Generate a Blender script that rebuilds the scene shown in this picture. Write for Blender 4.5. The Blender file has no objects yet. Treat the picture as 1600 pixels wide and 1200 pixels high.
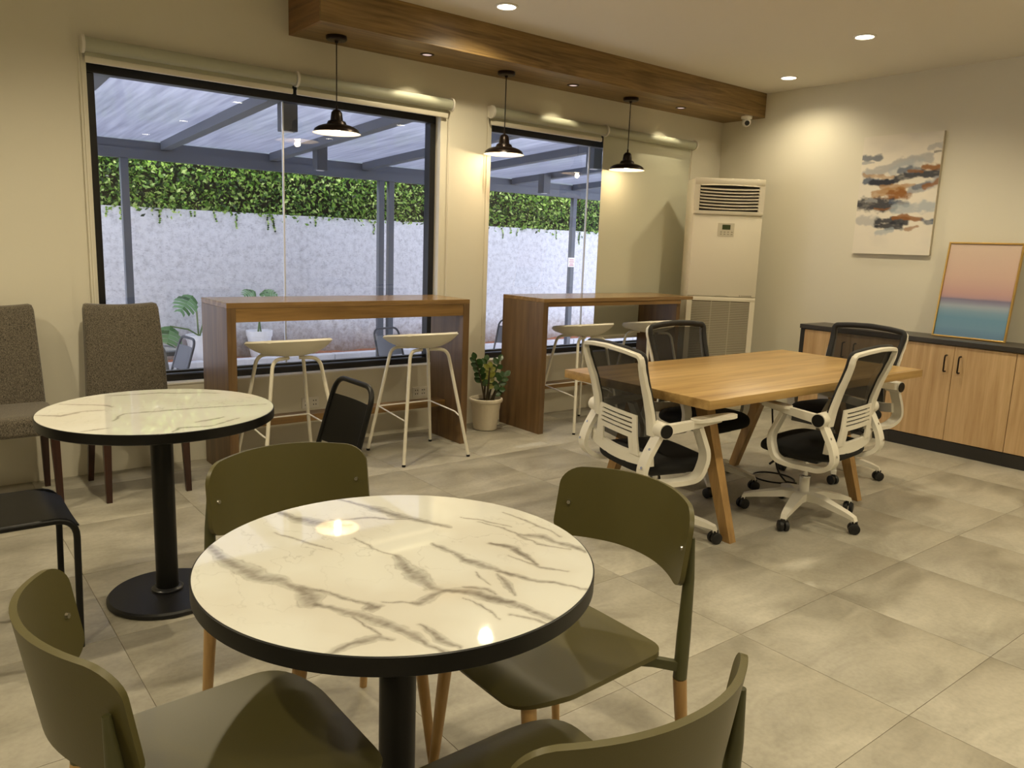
import bpy, bmesh, math, random
import numpy as np
from mathutils import Vector, Matrix

SC = bpy.context.scene
COL = SC.collection
random.seed(7)
PI = math.pi

# ------------------------------------------------------------------ camera
def make_camera():
    yw, pt, rl, f = 0.67174337, -0.175582938, 0.0373942573, 1219.68
    fw = Vector((math.sin(yw)*math.cos(pt), math.cos(yw)*math.cos(pt), math.sin(pt)))
    rt = Vector((math.cos(yw), -math.sin(yw), 0)); up = rt.cross(fw)
    r2 = rt*math.cos(rl) + up*math.sin(rl); u2 = -rt*math.sin(rl) + up*math.cos(rl)
    cd = bpy.data.cameras.new('camera'); co = bpy.data.objects.new('camera', cd); COL.objects.link(co)
    m = Matrix.Identity(4)
    for i in range(3):
        m[i][0], m[i][1], m[i][2] = r2[i], u2[i], -fw[i]
    m.translation = Vector((0, 0, 1.348))
    co.matrix_world = m
    cd.sensor_fit = 'HORIZONTAL'; cd.sensor_width = 36.0; cd.lens = f*36.0/1600.0
    cd.clip_start = 0.05; cd.clip_end = 200
    SC.camera = co
make_camera()

# ------------------------------------------------------------------ world, sun, exposure
SC.view_settings.view_transform = 'Standard'
SC.view_settings.look = 'None'
SC.view_settings.gamma = 1.0
SC.view_settings.use_curve_mapping = False
SC.view_settings.exposure = 0.0
W = bpy.data.worlds.new('sky'); SC.world = W; W.use_nodes = True
bg = W.node_tree.nodes['Background']
bg.inputs[0].default_value = (0.79, 0.83, 1.0, 1); bg.inputs[1].default_value = 4.1
sd = bpy.data.lights.new('sun', 'SUN'); so = bpy.data.objects.new('sun', sd); COL.objects.link(so)
sd.energy = 9.0; sd.angle = 0.03; sd.color = (1.0, 0.96, 0.88)
so.rotation_euler = Vector((0.22, -0.38, -0.9)).to_track_quat('-Z', 'Y').to_euler()
LAMP = (1.0, 0.855, 0.58)
DOWN_W, PEND_W, SPOT_W = 72.0, 3.0, 7.0

# ------------------------------------------------------------------ helpers
def schlick(nt, f0, gain):
    """two-sided Fresnel factor: f0 + gain * facing^5"""
    lw = nt.nodes.new('ShaderNodeLayerWeight'); lw.inputs[0].default_value = 0.5
    pw = nt.nodes.new('ShaderNodeMath'); pw.operation = 'POWER'; pw.inputs[1].default_value = 5.0; nt.links.new(lw.outputs['Facing'], pw.inputs[0])
    ma = nt.nodes.new('ShaderNodeMath'); ma.operation = 'MULTIPLY_ADD'; ma.inputs[1].default_value = gain; ma.inputs[2].default_value = f0; nt.links.new(pw.outputs[0], ma.inputs[0])
    return ma.outputs[0]

def S(r, g, b):
    f = lambda c: (c/255/12.92) if c/255 <= 0.04045 else ((c/255+0.055)/1.055)**2.4
    return (f(r), f(g), f(b), 1.0)

MATS = {}
def mat(name, col, rough=0.5, metal=0.0, spec=0.5, bump=None, var=None, coat=0.0, sheen=0.0, emit=None):
    """principled material; var=(scale, amount) value noise on colour, bump=(scale, strength)"""
    if name in MATS: return MATS[name]
    m = bpy.data.materials.new(name); m.use_nodes = True; nt = m.node_tree; p = nt.nodes['Principled BSDF']
    p.inputs['Base Color'].default_value = col; p.inputs['Roughness'].default_value = rough
    p.inputs['Metallic'].default_value = metal; p.inputs['Specular IOR Level'].default_value = spec
    p.inputs['Coat Weight'].default_value = coat; p.inputs['Sheen Weight'].default_value = sheen
    tc = nt.nodes.new('ShaderNodeTexCoord')
    if var:
        n = nt.nodes.new('ShaderNodeTexNoise'); n.inputs['Scale'].default_value = var[0]; n.inputs['Detail'].default_value = 5
        nt.links.new(tc.outputs['Object'], n.inputs['Vector'])
        mx = nt.nodes.new('ShaderNodeMixRGB'); mx.blend_type = 'MIX'
        a = var[1]
        mx.inputs[1].default_value = tuple(min(1, c*(1-a)) for c in col[:3])+(1,)
        mx.inputs[2].default_value = tuple(min(1, c*(1+a)) for c in col[:3])+(1,)
        nt.links.new(n.outputs['Fac'], mx.inputs[0]); nt.links.new(mx.outputs[0], p.inputs['Base Color'])
    if bump:
        n2 = nt.nodes.new('ShaderNodeTexNoise'); n2.inputs['Scale'].default_value = bump[0]; n2.inputs['Detail'].default_value = 4
        nt.links.new(tc.outputs['Object'], n2.inputs['Vector'])
        b = nt.nodes.new('ShaderNodeBump'); b.inputs['Strength'].default_value = bump[1]; b.inputs['Distance'].default_value = 0.01
        nt.links.new(n2.outputs['Fac'], b.inputs['Height']); nt.links.new(b.outputs[0], p.inputs['Normal'])
    if emit:
        p.inputs['Emission Color'].default_value = emit[0]; p.inputs['Emission Strength'].default_value = emit[1]
    MATS[name] = m
    return m

def wood(name, dark, light, axis='x', rough=0.45, scale=1.0, figure=0.5):
    if name in MATS: return MATS[name]
    m = bpy.data.materials.new(name); m.use_nodes = True; nt = m.node_tree; L = nt.links.new
    p = nt.nodes['Principled BSDF']; p.inputs['Roughness'].default_value = rough
    tc = nt.nodes.new('ShaderNodeTexCoord'); oi = nt.nodes.new('ShaderNodeObjectInfo')
    mp = nt.nodes.new('ShaderNodeMapping')
    s = {'x': (0.9, 14, 14), 'y': (14, 0.9, 14), 'z': (14, 14, 0.9)}[axis]
    mp.inputs['Scale'].default_value = tuple(v*scale for v in s)
    add = nt.nodes.new('ShaderNodeVectorMath'); add.operation = 'ADD'
    mul = nt.nodes.new('ShaderNodeMath'); mul.operation = 'MULTIPLY'; mul.inputs[1].default_value = 37.0
    L(oi.outputs['Random'], mul.inputs[0]); L(tc.outputs['Object'], add.inputs[0]); L(mul.outputs[0], add.inputs[1])
    L(add.outputs[0], mp.inputs[0])
    n = nt.nodes.new('ShaderNodeTexNoise'); n.inputs['Scale'].default_value = 1.6; n.inputs['Detail'].default_value = 6; n.inputs['Distortion'].default_value = figure
    L(mp.outputs[0], n.inputs['Vector'])
    mp2 = nt.nodes.new('ShaderNodeMapping'); mp2.inputs['Scale'].default_value = tuple(v*scale*4 for v in s)
    L(add.outputs[0], mp2.inputs[0])
    n2 = nt.nodes.new('ShaderNodeTexNoise'); n2.inputs['Scale'].default_value = 2.0; n2.inputs['Detail'].default_value = 3
    L(mp2.outputs[0], n2.inputs['Vector'])
    mm = nt.nodes.new('ShaderNodeMath'); mm.operation = 'MULTIPLY_ADD'; mm.inputs[1].default_value = 0.35
    L(n2.outputs['Fac'], mm.inputs[0]); L(n.outputs['Fac'], mm.inputs[2])
    cr = nt.nodes.new('ShaderNodeValToRGB'); e = cr.color_ramp.elements
    e[0].position = 0.42; e[0].color = dark; e[1].position = 0.95; e[1].color = light
    L(mm.outputs[0], cr.inputs[0]); L(cr.outputs[0], p.inputs['Base Color'])
    b = nt.nodes.new('ShaderNodeBump'); b.inputs['Strength'].default_value = 0.12; b.inputs['Distance'].default_value = 0.004
    L(n2.outputs['Fac'], b.inputs['Height']); L(b.outputs[0], p.inputs['Normal'])
    MATS[name] = m
    return m

def emis(name, col, strength):
    if name in MATS: return MATS[name]
    m = bpy.data.materials.new(name); m.use_nodes = True; nt = m.node_tree
    nt.nodes.remove(nt.nodes['Principled BSDF']); e = nt.nodes.new('ShaderNodeEmission')
    e.inputs[0].default_value = col; e.inputs[1].default_value = strength
    nt.links.new(e.outputs[0], nt.nodes['Material Output'].inputs[0]); MATS[name] = m
    return m

# ---- mesh building
def finish(name, bm, m, parent=None, smooth=None, loc=None):
    bmesh.ops.recalc_face_normals(bm, faces=bm.faces)
    me = bpy.data.meshes.new(name); bm.to_mesh(me); bm.free()
    return link(name, me, m, parent, smooth, loc)

def link(name, me, m, parent=None, smooth=None, loc=None):
    if m is not None:
        if isinstance(m, (list, tuple)):
            for k in m: me.materials.append(k)
        else: me.materials.append(m)
    if smooth is not None:
        me.polygons.foreach_set('use_smooth', [True]*len(me.polygons))
        if smooth > 0: me.set_sharp_from_angle(angle=math.radians(smooth))
    o = bpy.data.objects.new(name, me); COL.objects.link(o)
    if parent is not None: o.parent = parent
    if loc is not None: o.location = loc
    return o

def abox(bm, x0, x1, y0, y1, z0, z1, bev=0.0, mi=0, M=None):
    vs = [bm.verts.new((x, y, z)) for x in (x0, x1) for y in (y0, y1) for z in (z0, z1)]
    fs = [bm.faces.new([vs[i] for i in q]) for q in ((0,1,3,2),(4,6,7,5),(0,4,5,1),(2,3,7,6),(0,2,6,4),(1,5,7,3))]
    for f in fs: f.material_index = mi
    if bev > 0:
        es = list({e for f in fs for e in f.edges})
        r = bmesh.ops.bevel(bm, geom=es, offset=bev, segments=2, affect='EDGES', profile=0.5)
        for f in r['faces']: f.material_index = mi
        vs = list({v for f in r['faces'] for v in f.verts} | {v for v in vs if v.is_valid})
    if M is not None:
        bmesh.ops.transform(bm, matrix=M, verts=[v for v in vs if v.is_valid])
    return vs

def box(name, x0, x1, y0, y1, z0, z1, m, parent=None, bev=0.0, smooth=None):
    bm = bmesh.new(); abox(bm, x0, x1, y0, y1, z0, z1, bev)
    return finish(name, bm, m, parent, smooth)

def lathe(bm, prof, seg=32, c=(0, 0, 0), mi=0, cap=True):
    rings = []
    for r, z in prof:
        if r < 1e-6: rings.append([bm.verts.new((c[0], c[1], c[2]+z))])
        else: rings.append([bm.verts.new((c[0]+r*math.cos(2*PI*k/seg), c[1]+r*math.sin(2*PI*k/seg), c[2]+z)) for k in range(seg)])
    for a, b in zip(rings, rings[1:]):
        if len(a) == 1 and len(b) == 1: continue
        for k in range(seg):
            k2 = (k+1) % seg
            q = [a[0], b[k], b[k2]] if len(a) == 1 else ([a[k], a[k2], b[0]] if len(b) == 1 else [a[k], a[k2], b[k2], b[k]])
            f = bm.faces.new(q); f.material_index = mi
    if cap:
        for r in (rings[0], rings[-1]):
            if len(r) > 2:
                f = bm.faces.new(r); f.material_index = mi
    return [v for r in rings for v in r]

def smooth_path(pts, r=0.03, n=5, closed=False):
    """fillet the corners of a polyline"""
    P = [Vector(p) for p in pts]; out = []
    N = len(P)
    for i in range(N):
        if not closed and i in (0, N-1): out.append(P[i]); continue
        a, b, c = P[i-1], P[i], P[(i+1) % N]
        d = min(r, (a-b).length*0.49, (c-b).length*0.49)
        s = b+(a-b).normalized()*d; e = b+(c-b).normalized()*d
        for k in range(n+1):
            t = k/n; out.append((1-t)**2*s+2*t*(1-t)*b+t*t*e)
    return out

def tube(bm, pts, rad, seg=10, closed=False, mi=0, sx=1.0, sy=1.0, ref=None, rect=False):
    """sweep a circle (or rectangle sx*sy half sizes) along a path; rad may be a list"""
    P = [Vector(p) for p in pts]; N = len(P); rings = []
    T = []
    for i in range(N):
        if closed: t = P[(i+1) % N]-P[i-1]
        else: t = P[min(i+1, N-1)]-P[max(i-1, 0)]
        T.append(t.normalized())
    u = Vector(ref) if ref else (Vector((0, 0, 1)) if abs(T[0].z) < 0.9 else Vector((1, 0, 0)))
    for i in range(N):
        u = (Vector(ref) if ref else u); u = (u-T[i]*u.dot(T[i])).normalized(); v = T[i].cross(u)
        rr = rad[i] if isinstance(rad, (list, tuple)) else rad
        if rect:
            cs = [(sx, sy), (-sx, sy), (-sx, -sy), (sx, -sy)]
            rings.append([bm.verts.new(P[i]+u*a*rr+v*b*rr) for a, b in cs])
        else:
            rings.append([bm.verts.new(P[i]+u*math.cos(2*PI*k/seg)*rr*sx+v*math.sin(2*PI*k/seg)*rr*sy) for k in range(seg)])
    M = len(rings[0])
    for i in range(N if closed else N-1):
        a, b = rings[i], rings[(i+1) % N]
        for k in range(M):
            f = bm.faces.new([a[k], a[(k+1) % M], b[(k+1) % M], b[k]]); f.material_index = mi
    if not closed:
        for r in (rings[0], rings[-1]):
            f = bm.faces.new(r); f.material_index = mi
    return rings

def tubeo(name, pts, rad, m, parent=None, seg=10, closed=False, **k):
    bm = bmesh.new(); tube(bm, pts, rad, seg, closed, **k)
    return finish(name, bm, m, parent, 50)

def cyl(name, a, b, r0, m, parent=None, r1=None, seg=16, smooth=50):
    bm = bmesh.new(); tube(bm, [a, b], [r0, r1 if r1 is not None else r0], seg)
    return finish(name, bm, m, parent, smooth)

def sheet(bm, fn, nu, nv, th, us=None, vs=None, mi=0):
    """thick curved sheet from fn(u,v), u,v in -1..1"""
    us = us if us is not None else np.linspace(-1, 1, nu); vs = vs if vs is not None else np.linspace(-1, 1, nv)
    nu, nv = len(us), len(vs)
    G = [[Vector(fn(u, v)) for v in vs] for u in us]
    top, bot = [], []
    for i in range(nu):
        ra, rb = [], []
        for j in range(nv):
            du = G[min(i+1, nu-1)][j]-G[max(i-1, 0)][j]; dv = G[i][min(j+1, nv-1)]-G[i][max(j-1, 0)]
            n = du.cross(dv)
            n = n.normalized() if n.length > 1e-12 else Vector((0, 0, 1))
            ra.append(bm.verts.new(G[i][j]+n*th/2)); rb.append(bm.verts.new(G[i][j]-n*th/2))
        top.append(ra); bot.append(rb)
    F = []
    for i in range(nu-1):
        for j in range(nv-1):
            F.append(bm.faces.new([top[i][j], top[i+1][j], top[i+1][j+1], top[i][j+1]]))
            F.append(bm.faces.new([bot[i][j], bot[i][j+1], bot[i+1][j+1], bot[i+1][j]]))
    for i in range(nu-1):
        for j in (0, nv-1): F.append(bm.faces.new([top[i][j], top[i+1][j], bot[i+1][j], bot[i][j]]))
    for j in range(nv-1):
        for i in (0, nu-1): F.append(bm.faces.new([top[i][j], top[i][j+1], bot[i][j+1], bot[i][j]]))
    for f in F: f.material_index = mi

def prism(bm, outline, axis, a, b, mi=0):
    """extrude a 2D outline along axis between a and b. axis x:(y,z) y:(x,z) z:(x,y)"""
    def P(p, t):
        return {'x': (t, p[0], p[1]), 'y': (p[0], t, p[1]), 'z': (p[0], p[1], t)}[axis]
    A = [bm.verts.new(P(p, a)) for p in outline]; B = [bm.verts.new(P(p, b)) for p in outline]
    n = len(outline); fs = [bm.faces.new(A), bm.faces.new(B[::-1])]
    for k in range(n): fs.append(bm.faces.new([A[k], B[k], B[(k+1) % n], A[(k+1) % n]]))
    for f in fs: f.material_index = mi

def cosspace(n): return [-math.cos(PI*k/(n-1)) for k in range(n)]

def tag(o, label=None, cat=None, group=None, kind=None):
    if label: o['label'] = label
    if cat: o['category'] = cat
    if group: o['group'] = group
    if kind: o['kind'] = kind
    return o

def thing(name, label, cat, loc=(0, 0, 0), rotz=0.0, group=None):
    o = bpy.data.objects.new(name, None); COL.objects.link(o); o.empty_display_size = 0.1
    o.location = loc; o.rotation_euler = (0, 0, rotz)
    return tag(o, label, cat, group)

def struct(name, loc=(0, 0, 0)):
    o = bpy.data.objects.new(name, None); COL.objects.link(o); o.location = loc; o['kind'] = 'structure'
    return o

def dup(root, loc, rotz, label=None, group=None):
    r = root.copy(); COL.objects.link(r); r.location = loc; r.rotation_euler = (0, 0, rotz)
    if label: r['label'] = label
    if group: r['group'] = group
    for ch in list(root.children):
        c = ch.copy(); COL.objects.link(c); c.parent = r
        for g in list(ch.children):
            d = g.copy(); COL.objects.link(d); d.parent = c
    return r

def lamp(name, kind, loc, watts, parent=None, col=LAMP, size=0.05, angle=None, blend=0.5, aim=None):
    l = bpy.data.lights.new(name, kind); l.energy = watts; l.color = col
    if kind != 'AREA': l.shadow_soft_size = size
    if kind == 'SPOT': l.spot_size = math.radians(angle); l.spot_blend = blend
    o = bpy.data.objects.new(name, l); COL.objects.link(o); o.location = loc
    if parent is not None: o.parent = parent
    if aim is not None: o.rotation_euler = Vector(aim).to_track_quat('-Z', 'Y').to_euler()
    return o

# ---- numpy value noise for print patterns
_rng = np.random.RandomState(3)
_perm = _rng.rand(256, 256)
def vnoise(x, y):
    xi = np.floor(x).astype(int); yi = np.floor(y).astype(int); xf = x-xi; yf = y-yi
    xf = xf*xf*(3-2*xf); yf = yf*yf*(3-2*yf)
    g = lambda a, b: _perm[a % 256, b % 256]
    return (g(xi, yi)*(1-xf)+g(xi+1, yi)*xf)*(1-yf)+(g(xi, yi+1)*(1-xf)+g(xi+1, yi+1)*xf)*yf
def fbm(x, y, o=4):
    s = np.zeros_like(x); a = 0.5
    for k in range(o): s += a*(vnoise(x*2**k+17*k, y*2**k+31*k)-0.5); a *= 0.5
    return s
def polydist(X, Y, pts):
    """distance to a polyline and position 0..1 along it"""
    best = np.full(X.shape, 1e9); tt = np.zeros(X.shape); n = len(pts)-1
    for k in range(n):
        ax, ay = pts[k]; bx, by = pts[k+1]; dx, dy = bx-ax, by-ay; l2 = dx*dx+dy*dy+1e-12
        t = np.clip(((X-ax)*dx+(Y-ay)*dy)/l2, 0, 1); d = np.hypot(X-ax-t*dx, Y-ay-t*dy)
        w = d < best; best = np.where(w, d, best); tt = np.where(w, (k+t)/n, tt)
    return best, tt

def grid_mesh(name, V, nx, ny, colors):
    """regular grid mesh with a point colour attribute 'print'"""
    me = bpy.data.meshes.new(name)
    idx = np.arange(nx*ny).reshape(nx, ny)
    q = np.stack([idx[:-1, :-1], idx[1:, :-1], idx[1:, 1:], idx[:-1, 1:]], -1).reshape(-1, 4)
    me.vertices.add(nx*ny); me.vertices.foreach_set('co', V.reshape(-1).astype(np.float32))
    me.loops.add(q.size); me.loops.foreach_set('vertex_index', q.reshape(-1).astype(np.int32))
    me.polygons.add(len(q)); me.polygons.foreach_set('loop_start', (np.arange(len(q))*4).astype(np.int32))
    me.polygons.foreach_set('loop_total', np.full(len(q), 4, dtype=np.int32))
    me.update(); me.validate()
    at = me.color_attributes.new('print', 'FLOAT_COLOR', 'POINT')
    at.data.foreach_set('color', np.concatenate([colors, np.ones((len(colors), 1))], 1).reshape(-1).astype(np.float32))
    return me

def print_mat(name, rough=0.5, coat=0.0, bump=None):
    m = bpy.data.materials.new(name); m.use_nodes = True; nt = m.node_tree; p = nt.nodes['Principled BSDF']
    a = nt.nodes.new('ShaderNodeAttribute'); a.attribute_name = 'print'
    nt.links.new(a.outputs['Color'], p.inputs['Base Color']); p.inputs['Roughness'].default_value = rough; p.inputs['Coat Weight'].default_value = coat
    p.inputs['Coat Roughness'].default_value = 0.02
    if bump:
        tc = nt.nodes.new('ShaderNodeTexCoord'); n = nt.nodes.new('ShaderNodeTexNoise'); n.inputs['Scale'].default_value = bump[0]
        nt.links.new(tc.outputs['Object'], n.inputs['Vector']); b = nt.nodes.new('ShaderNodeBump'); b.inputs['Strength'].default_value = bump[1]
        nt.links.new(n.outputs['Fac'], b.inputs['Height']); nt.links.new(b.outputs[0], p.inputs['Normal'])
    return m
# ================================================================== SETTING: room shell
X0, X1, Y0, Y1, H = -3.2, 6.157, -4.0, 4.75, 2.741
WT = 0.2
PAINT = mat('wall_paint', S(219, 214, 197), 0.62, bump=(180, 0.03), var=(1.3, 0.03))
CEILM = mat('ceiling_paint', S(226, 220, 207), 0.8, bump=(150, 0.02))
WHITE = mat('white_lacquer', S(226, 222, 212), 0.38)
BLACKF = mat('black_aluminium', S(20, 19, 20), 0.35)
BLACK = mat('black_powder_coat', S(7, 7, 7), 0.42, spec=0.35)

def tile_mat():
    m = bpy.data.materials.new('stone_tile'); m.use_nodes = True; nt = m.node_tree; L = nt.links.new; p = nt.nodes['Principled BSDF']
    tc = nt.nodes.new('ShaderNodeTexCoord'); oi = nt.nodes.new('ShaderNodeObjectInfo')
    mul = nt.nodes.new('ShaderNodeMath'); mul.operation = 'MULTIPLY'; mul.inputs[1].default_value = 53.0; L(oi.outputs['Random'], mul.inputs[0])
    add = nt.nodes.new('ShaderNodeVectorMath'); L(tc.outputs['Object'], add.inputs[0]); L(mul.outputs[0], add.inputs[1])
    mp = nt.nodes.new('ShaderNodeMapping'); mp.inputs['Scale'].default_value = (1.4, 3.0, 1); L(add.outputs[0], mp.inputs[0])
    n = nt.nodes.new('ShaderNodeTexNoise'); n.inputs['Scale'].default_value = 1.7; n.inputs['Detail'].default_value = 9; n.inputs['Roughness'].default_value = 0.62; n.inputs['Distortion'].default_value = 0.6
    L(mp.outputs[0], n.inputs['Vector'])
    cr = nt.nodes.new('ShaderNodeValToRGB'); e = cr.color_ramp.elements
    e[0].position = 0.30; e[0].color = S(142, 137, 123); e[1].position = 0.72; e[1].color = S(186, 181, 167)
    L(n.outputs['Fac'], cr.inputs[0])
    sp = nt.nodes.new('ShaderNodeTexNoise'); sp.inputs['Scale'].default_value = 60; sp.inputs['Detail'].default_value = 4; L(add.outputs[0], sp.inputs['Vector'])
    r2 = nt.nodes.new('ShaderNodeValToRGB'); r2.color_ramp.elements[0].position = 0.3; r2.color_ramp.elements[0].color = (0.82, 0.82, 0.82, 1); r2.color_ramp.elements[1].position = 0.6
    L(sp.outputs['Fac'], r2.inputs[0])
    mx = nt.nodes.new('ShaderNodeMixRGB'); mx.blend_type = 'MULTIPLY'; mx.inputs[0].default_value = 0.6
    L(cr.outputs[0], mx.inputs[1]); L(r2.outputs[0], mx.inputs[2])
    hv = nt.nodes.new('ShaderNodeMapRange'); hv.inputs[3].default_value = 0.93; hv.inputs[4].default_value = 1.05; L(oi.outputs['Random'], hv.inputs[0])
    hs = nt.nodes.new('ShaderNodeHueSaturation'); L(hv.outputs[0], hs.inputs['Value']); L(mx.outputs[0], hs.inputs['Color'])
    L(hs.outputs[0], p.inputs['Base Color'])
    rr = nt.nodes.new('ShaderNodeMapRange'); rr.inputs[3].default_value = 0.34; rr.inputs[4].default_value = 0.52; L(n.outputs['Fac'], rr.inputs[0]); L(rr.outputs[0], p.inputs['Roughness'])
    b = nt.nodes.new('ShaderNodeBump'); b.inputs['Strength'].default_value = 0.05; b.inputs['Distance'].default_value = 0.01; L(n.outputs['Fac'], b.inputs['Height']); L(b.outputs[0], p.inputs['Normal'])
    return m
TILE = tile_mat()
floor = struct('floor')
box('grout_bed', X0, X1, Y0, Y1, -0.06, -0.0018, mat('grout', S(120, 112, 98), 0.9), floor)
bm = bmesh.new(); abox(bm, -0.2992, 0.2992, -0.2992, 0.2992, -0.012, 0.0, 0.0012)
tile0 = finish('tile', bm, TILE, floor, 30); tme = tile0.data; first = True
xs = [0.50+0.6*k for k in range(-7, 10)]; ys = [0.915+0.6*k for k in range(-9, 7)]
for a in xs:
    for b in ys:
        ax, bx = max(a, X0), min(a+0.6, X1); ay, by = max(b, Y0), min(b+0.6, Y1)
        if bx-ax < 0.03 or by-ay < 0.03: continue
        if first: o = tile0; first = False
        else:
            o = bpy.data.objects.new('tile', tme); COL.objects.link(o); o.parent = floor
        o.location = ((ax+bx)/2, (ay+by)/2, 0); o.scale = ((bx-ax)/0.6, (by-ay)/0.6, 1)

tag(box('ceiling', X0-WT, X1+WT, Y0-WT, Y1+WT, H, H+0.12, CEILM), kind='structure')
tag(box('wall_right', X1, X1+WT, Y0-WT, Y1+WT, -0.06, H, PAINT), kind='structure')
tag(box('wall_left', X0-WT, X0, Y0-WT, Y1+WT, -0.06, H, PAINT), kind='structure')
tag(box('wall_front', X0, X1, Y0-WT, Y0, -0.06, H, PAINT), kind='structure')
# window wall with two openings
WA = (0.875, 3.062, 0.47, 2.262); WB = (3.50, 5.64, 0.47, 2.262)
bm = bmesh.new()
for x0, x1, z0, z1 in ((X0, WA[0], -0.3, H), (WA[1], WB[0], -0.3, H), (WB[1], X1, -0.3, H),
                       (WA[0], WA[1], -0.3, WA[2]), (WA[0], WA[1], WA[3], H), (WB[0], WB[1], -0.3, WB[2]), (WB[0], WB[1], WB[3], H)):
    abox(bm, x0, x1, Y1, Y1+WT, z0, z1)
bmesh.ops.remove_doubles(bm, verts=bm.verts, dist=1e-5)
tag(finish('wall_back', bm, PAINT), kind='structure')

def glass_mat():
    m = bpy.data.materials.new('window_glass'); m.use_nodes = True; nt = m.node_tree; L = nt.links.new
    nt.nodes.remove(nt.nodes['Principled BSDF'])
    t = nt.nodes.new('ShaderNodeBsdfTransparent'); t.inputs[0].default_value = (0.97, 0.985, 0.98, 1)
    g = nt.nodes.new('ShaderNodeBsdfGlossy'); g.inputs['Roughness'].default_value = 0.0
    mx = nt.nodes.new('ShaderNodeMixShader'); L(schlick(nt, 0.075, 0.9), mx.inputs[0]); L(t.outputs[0], mx.inputs[1]); L(g.outputs[0], mx.inputs[2])
    L(mx.outputs[0], nt.nodes['Material Output'].inputs[0])
    return m
GLASS = glass_mat()
def window(name, W_, joint, sill_white):
    x0, x1, z0, z1 = W_
    w = struct(name)
    fy0, fy1, t = 4.81, 4.88, 0.058
    for nm, a in (('frame_rail', (x0, x1, fy0, fy1, z1-0.097, z1)), ('frame_rail', (x0, x1, fy0, fy1, z0+0.012, z0+0.052)),
                  ('frame_stile', (x0, x0+t*0.8, fy0, fy1, z0+0.052, z1-0.097)), ('frame_stile', (x1-t*0.8, x1, fy0, fy1, z0+0.052, z1-0.097))):
        box(nm, *a, BLACKF, w, 0.004)
    box('inner_bead', x0, x1, fy0+0.02, fy1-0.01, z0+0.058, z0+0.072, BLACKF, w, 0.002)
    for a, b in ((x0+t*0.8, joint-0.003), (joint+0.003, x1-t*0.8)):
        bm = bmesh.new(); v = [bm.verts.new(p) for p in ((a, 4.85, z0+0.053), (b, 4.85, z0+0.053), (b, 4.85, z1-0.095), (a, 4.85, z1-0.095))]; bm.faces.new(v)
        finish('pane', bm, GLASS, w)
    box('silicone_joint', joint-0.004, joint+0.004, 4.842, 4.858, z0+0.072, z1-0.097, mat('silicone', S(205, 208, 214), 0.5), w)
    box('sill', x0, x1, Y1-0.004, fy0, z0, z0+0.011, WHITE, w, 0.002)
    return w
window('window_1', WA, 1.969, True)
window('window_2', WB, 4.573, True)

# wood clad beam along the window wall
BEAM = wood('beam_oak', S(92, 70, 38), S(164, 134, 84), 'x', 0.42, 0.8, 1.6)
beam = struct('trim_1')
beam['label'] = 'oak clad bulkhead beam running along the ceiling above the windows'
box('front_board', 1.974, X1, 4.303, 4.323, 2.534, H, BEAM, beam, 0.002)
box('soffit_board', 1.994, X1, 4.323, Y1, 2.534, 2.552, BEAM, beam)
box('end_board', 1.974, 1.994, 4.323, Y1, 2.534, H, wood('beam_oak_end', S(96, 66, 34), S(160, 118, 70), 'y', 0.42, 0.8, 1.2), beam)
SOFF = 2.534

# ================================================================== CEILING LIGHTS
GLOWM = emis('downlight_diffuser', (1.0, 0.93, 0.78, 1), 14.0)
RINGM = mat('downlight_ring', S(235, 230, 218), 0.4)
def downlight(x, y, label, w=DOWN_W):
    t = thing('downlight', label, 'ceiling light', (x, y, H), 0, 'recessed ceiling downlights')
    bm = bmesh.new(); lathe(bm, [(0.054, 0.0), (0.068, 0.0), (0.069, -0.004), (0.066, -0.007), (0.056, -0.007), (0.054, -0.0005)], 32, cap=False); finish('ring', bm, RINGM, t, 40)
    bm = bmesh.new(); lathe(bm, [(0, -0.003), (0.0545, -0.003), (0.0545, -0.001), (0, -0.001)], 32); finish('diffuser', bm, GLOWM, t)
    lamp('bulb_light', 'SPOT', (0, 0, -0.02), w, t, LAMP, 0.036, 150, 0.75, (0, 0, -1))
downlight(2.985, 3.94, 'glowing recessed downlight in the ceiling beside the oak beam near its middle')
downlight(4.99, 2.80, 'glowing recessed downlight in the ceiling standing farthest from the oak beam')
downlight(5.72, 3.81, 'glowing recessed downlight in the ceiling at the corner over the air conditioner', DOWN_W*0.42)
for x, y in ((3.03, 1.02), (5.0, 1.05), (1.0, 1.0), (3.03, -0.95), (5.0, -0.95), (1.0, -0.95), (-1.0, 1.0), (3.05, -2.88), (-1.0, -2.0), (0.85, 3.25), (-1.0, 3.2)):  # unseen downlights, several added for light; the window wall pair is boosted
    downlight(x, y, 'recessed downlight out of view over the open floor, some of these added for light', DOWN_W*(1.35 if y > 2 else 1.0))

SPOTG = emis('spot_lens', (1.0, 0.74, 0.64, 1), 0.75)
for x, k in ((2.81, 'between the first two pendant lamps'), (4.08, 'between the second and third pendant lamps'), (5.30, 'beyond the last pendant lamp')):
    t = thing('beam_spotlight', 'dark rimmed spotlight sunk in the beam soffit '+k, 'spotlight', (x, 4.535, SOFF), 0, 'spotlights in the oak beam')
    bm = bmesh.new(); lathe(bm, [(0.030, 0.0), (0.046, 0.0), (0.046, -0.003), (0.032, -0.005), (0.030, 0.0)], 28, cap=False); finish('rim', bm, mat('dark_bronze', S(48, 30, 22), 0.35, 0.5), t, 40)
    bm = bmesh.new(); lathe(bm, [(0, -0.002), (0.030, -0.002), (0.030, -0.0005), (0, -0.0005)], 24); finish('lens', bm, SPOTG, t)
    lamp('bulb_light', 'SPOT', (0, 0, -0.012), SPOT_W, t, LAMP, 0.007, 85, 0.5, (0, 0.22, -1))

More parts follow.
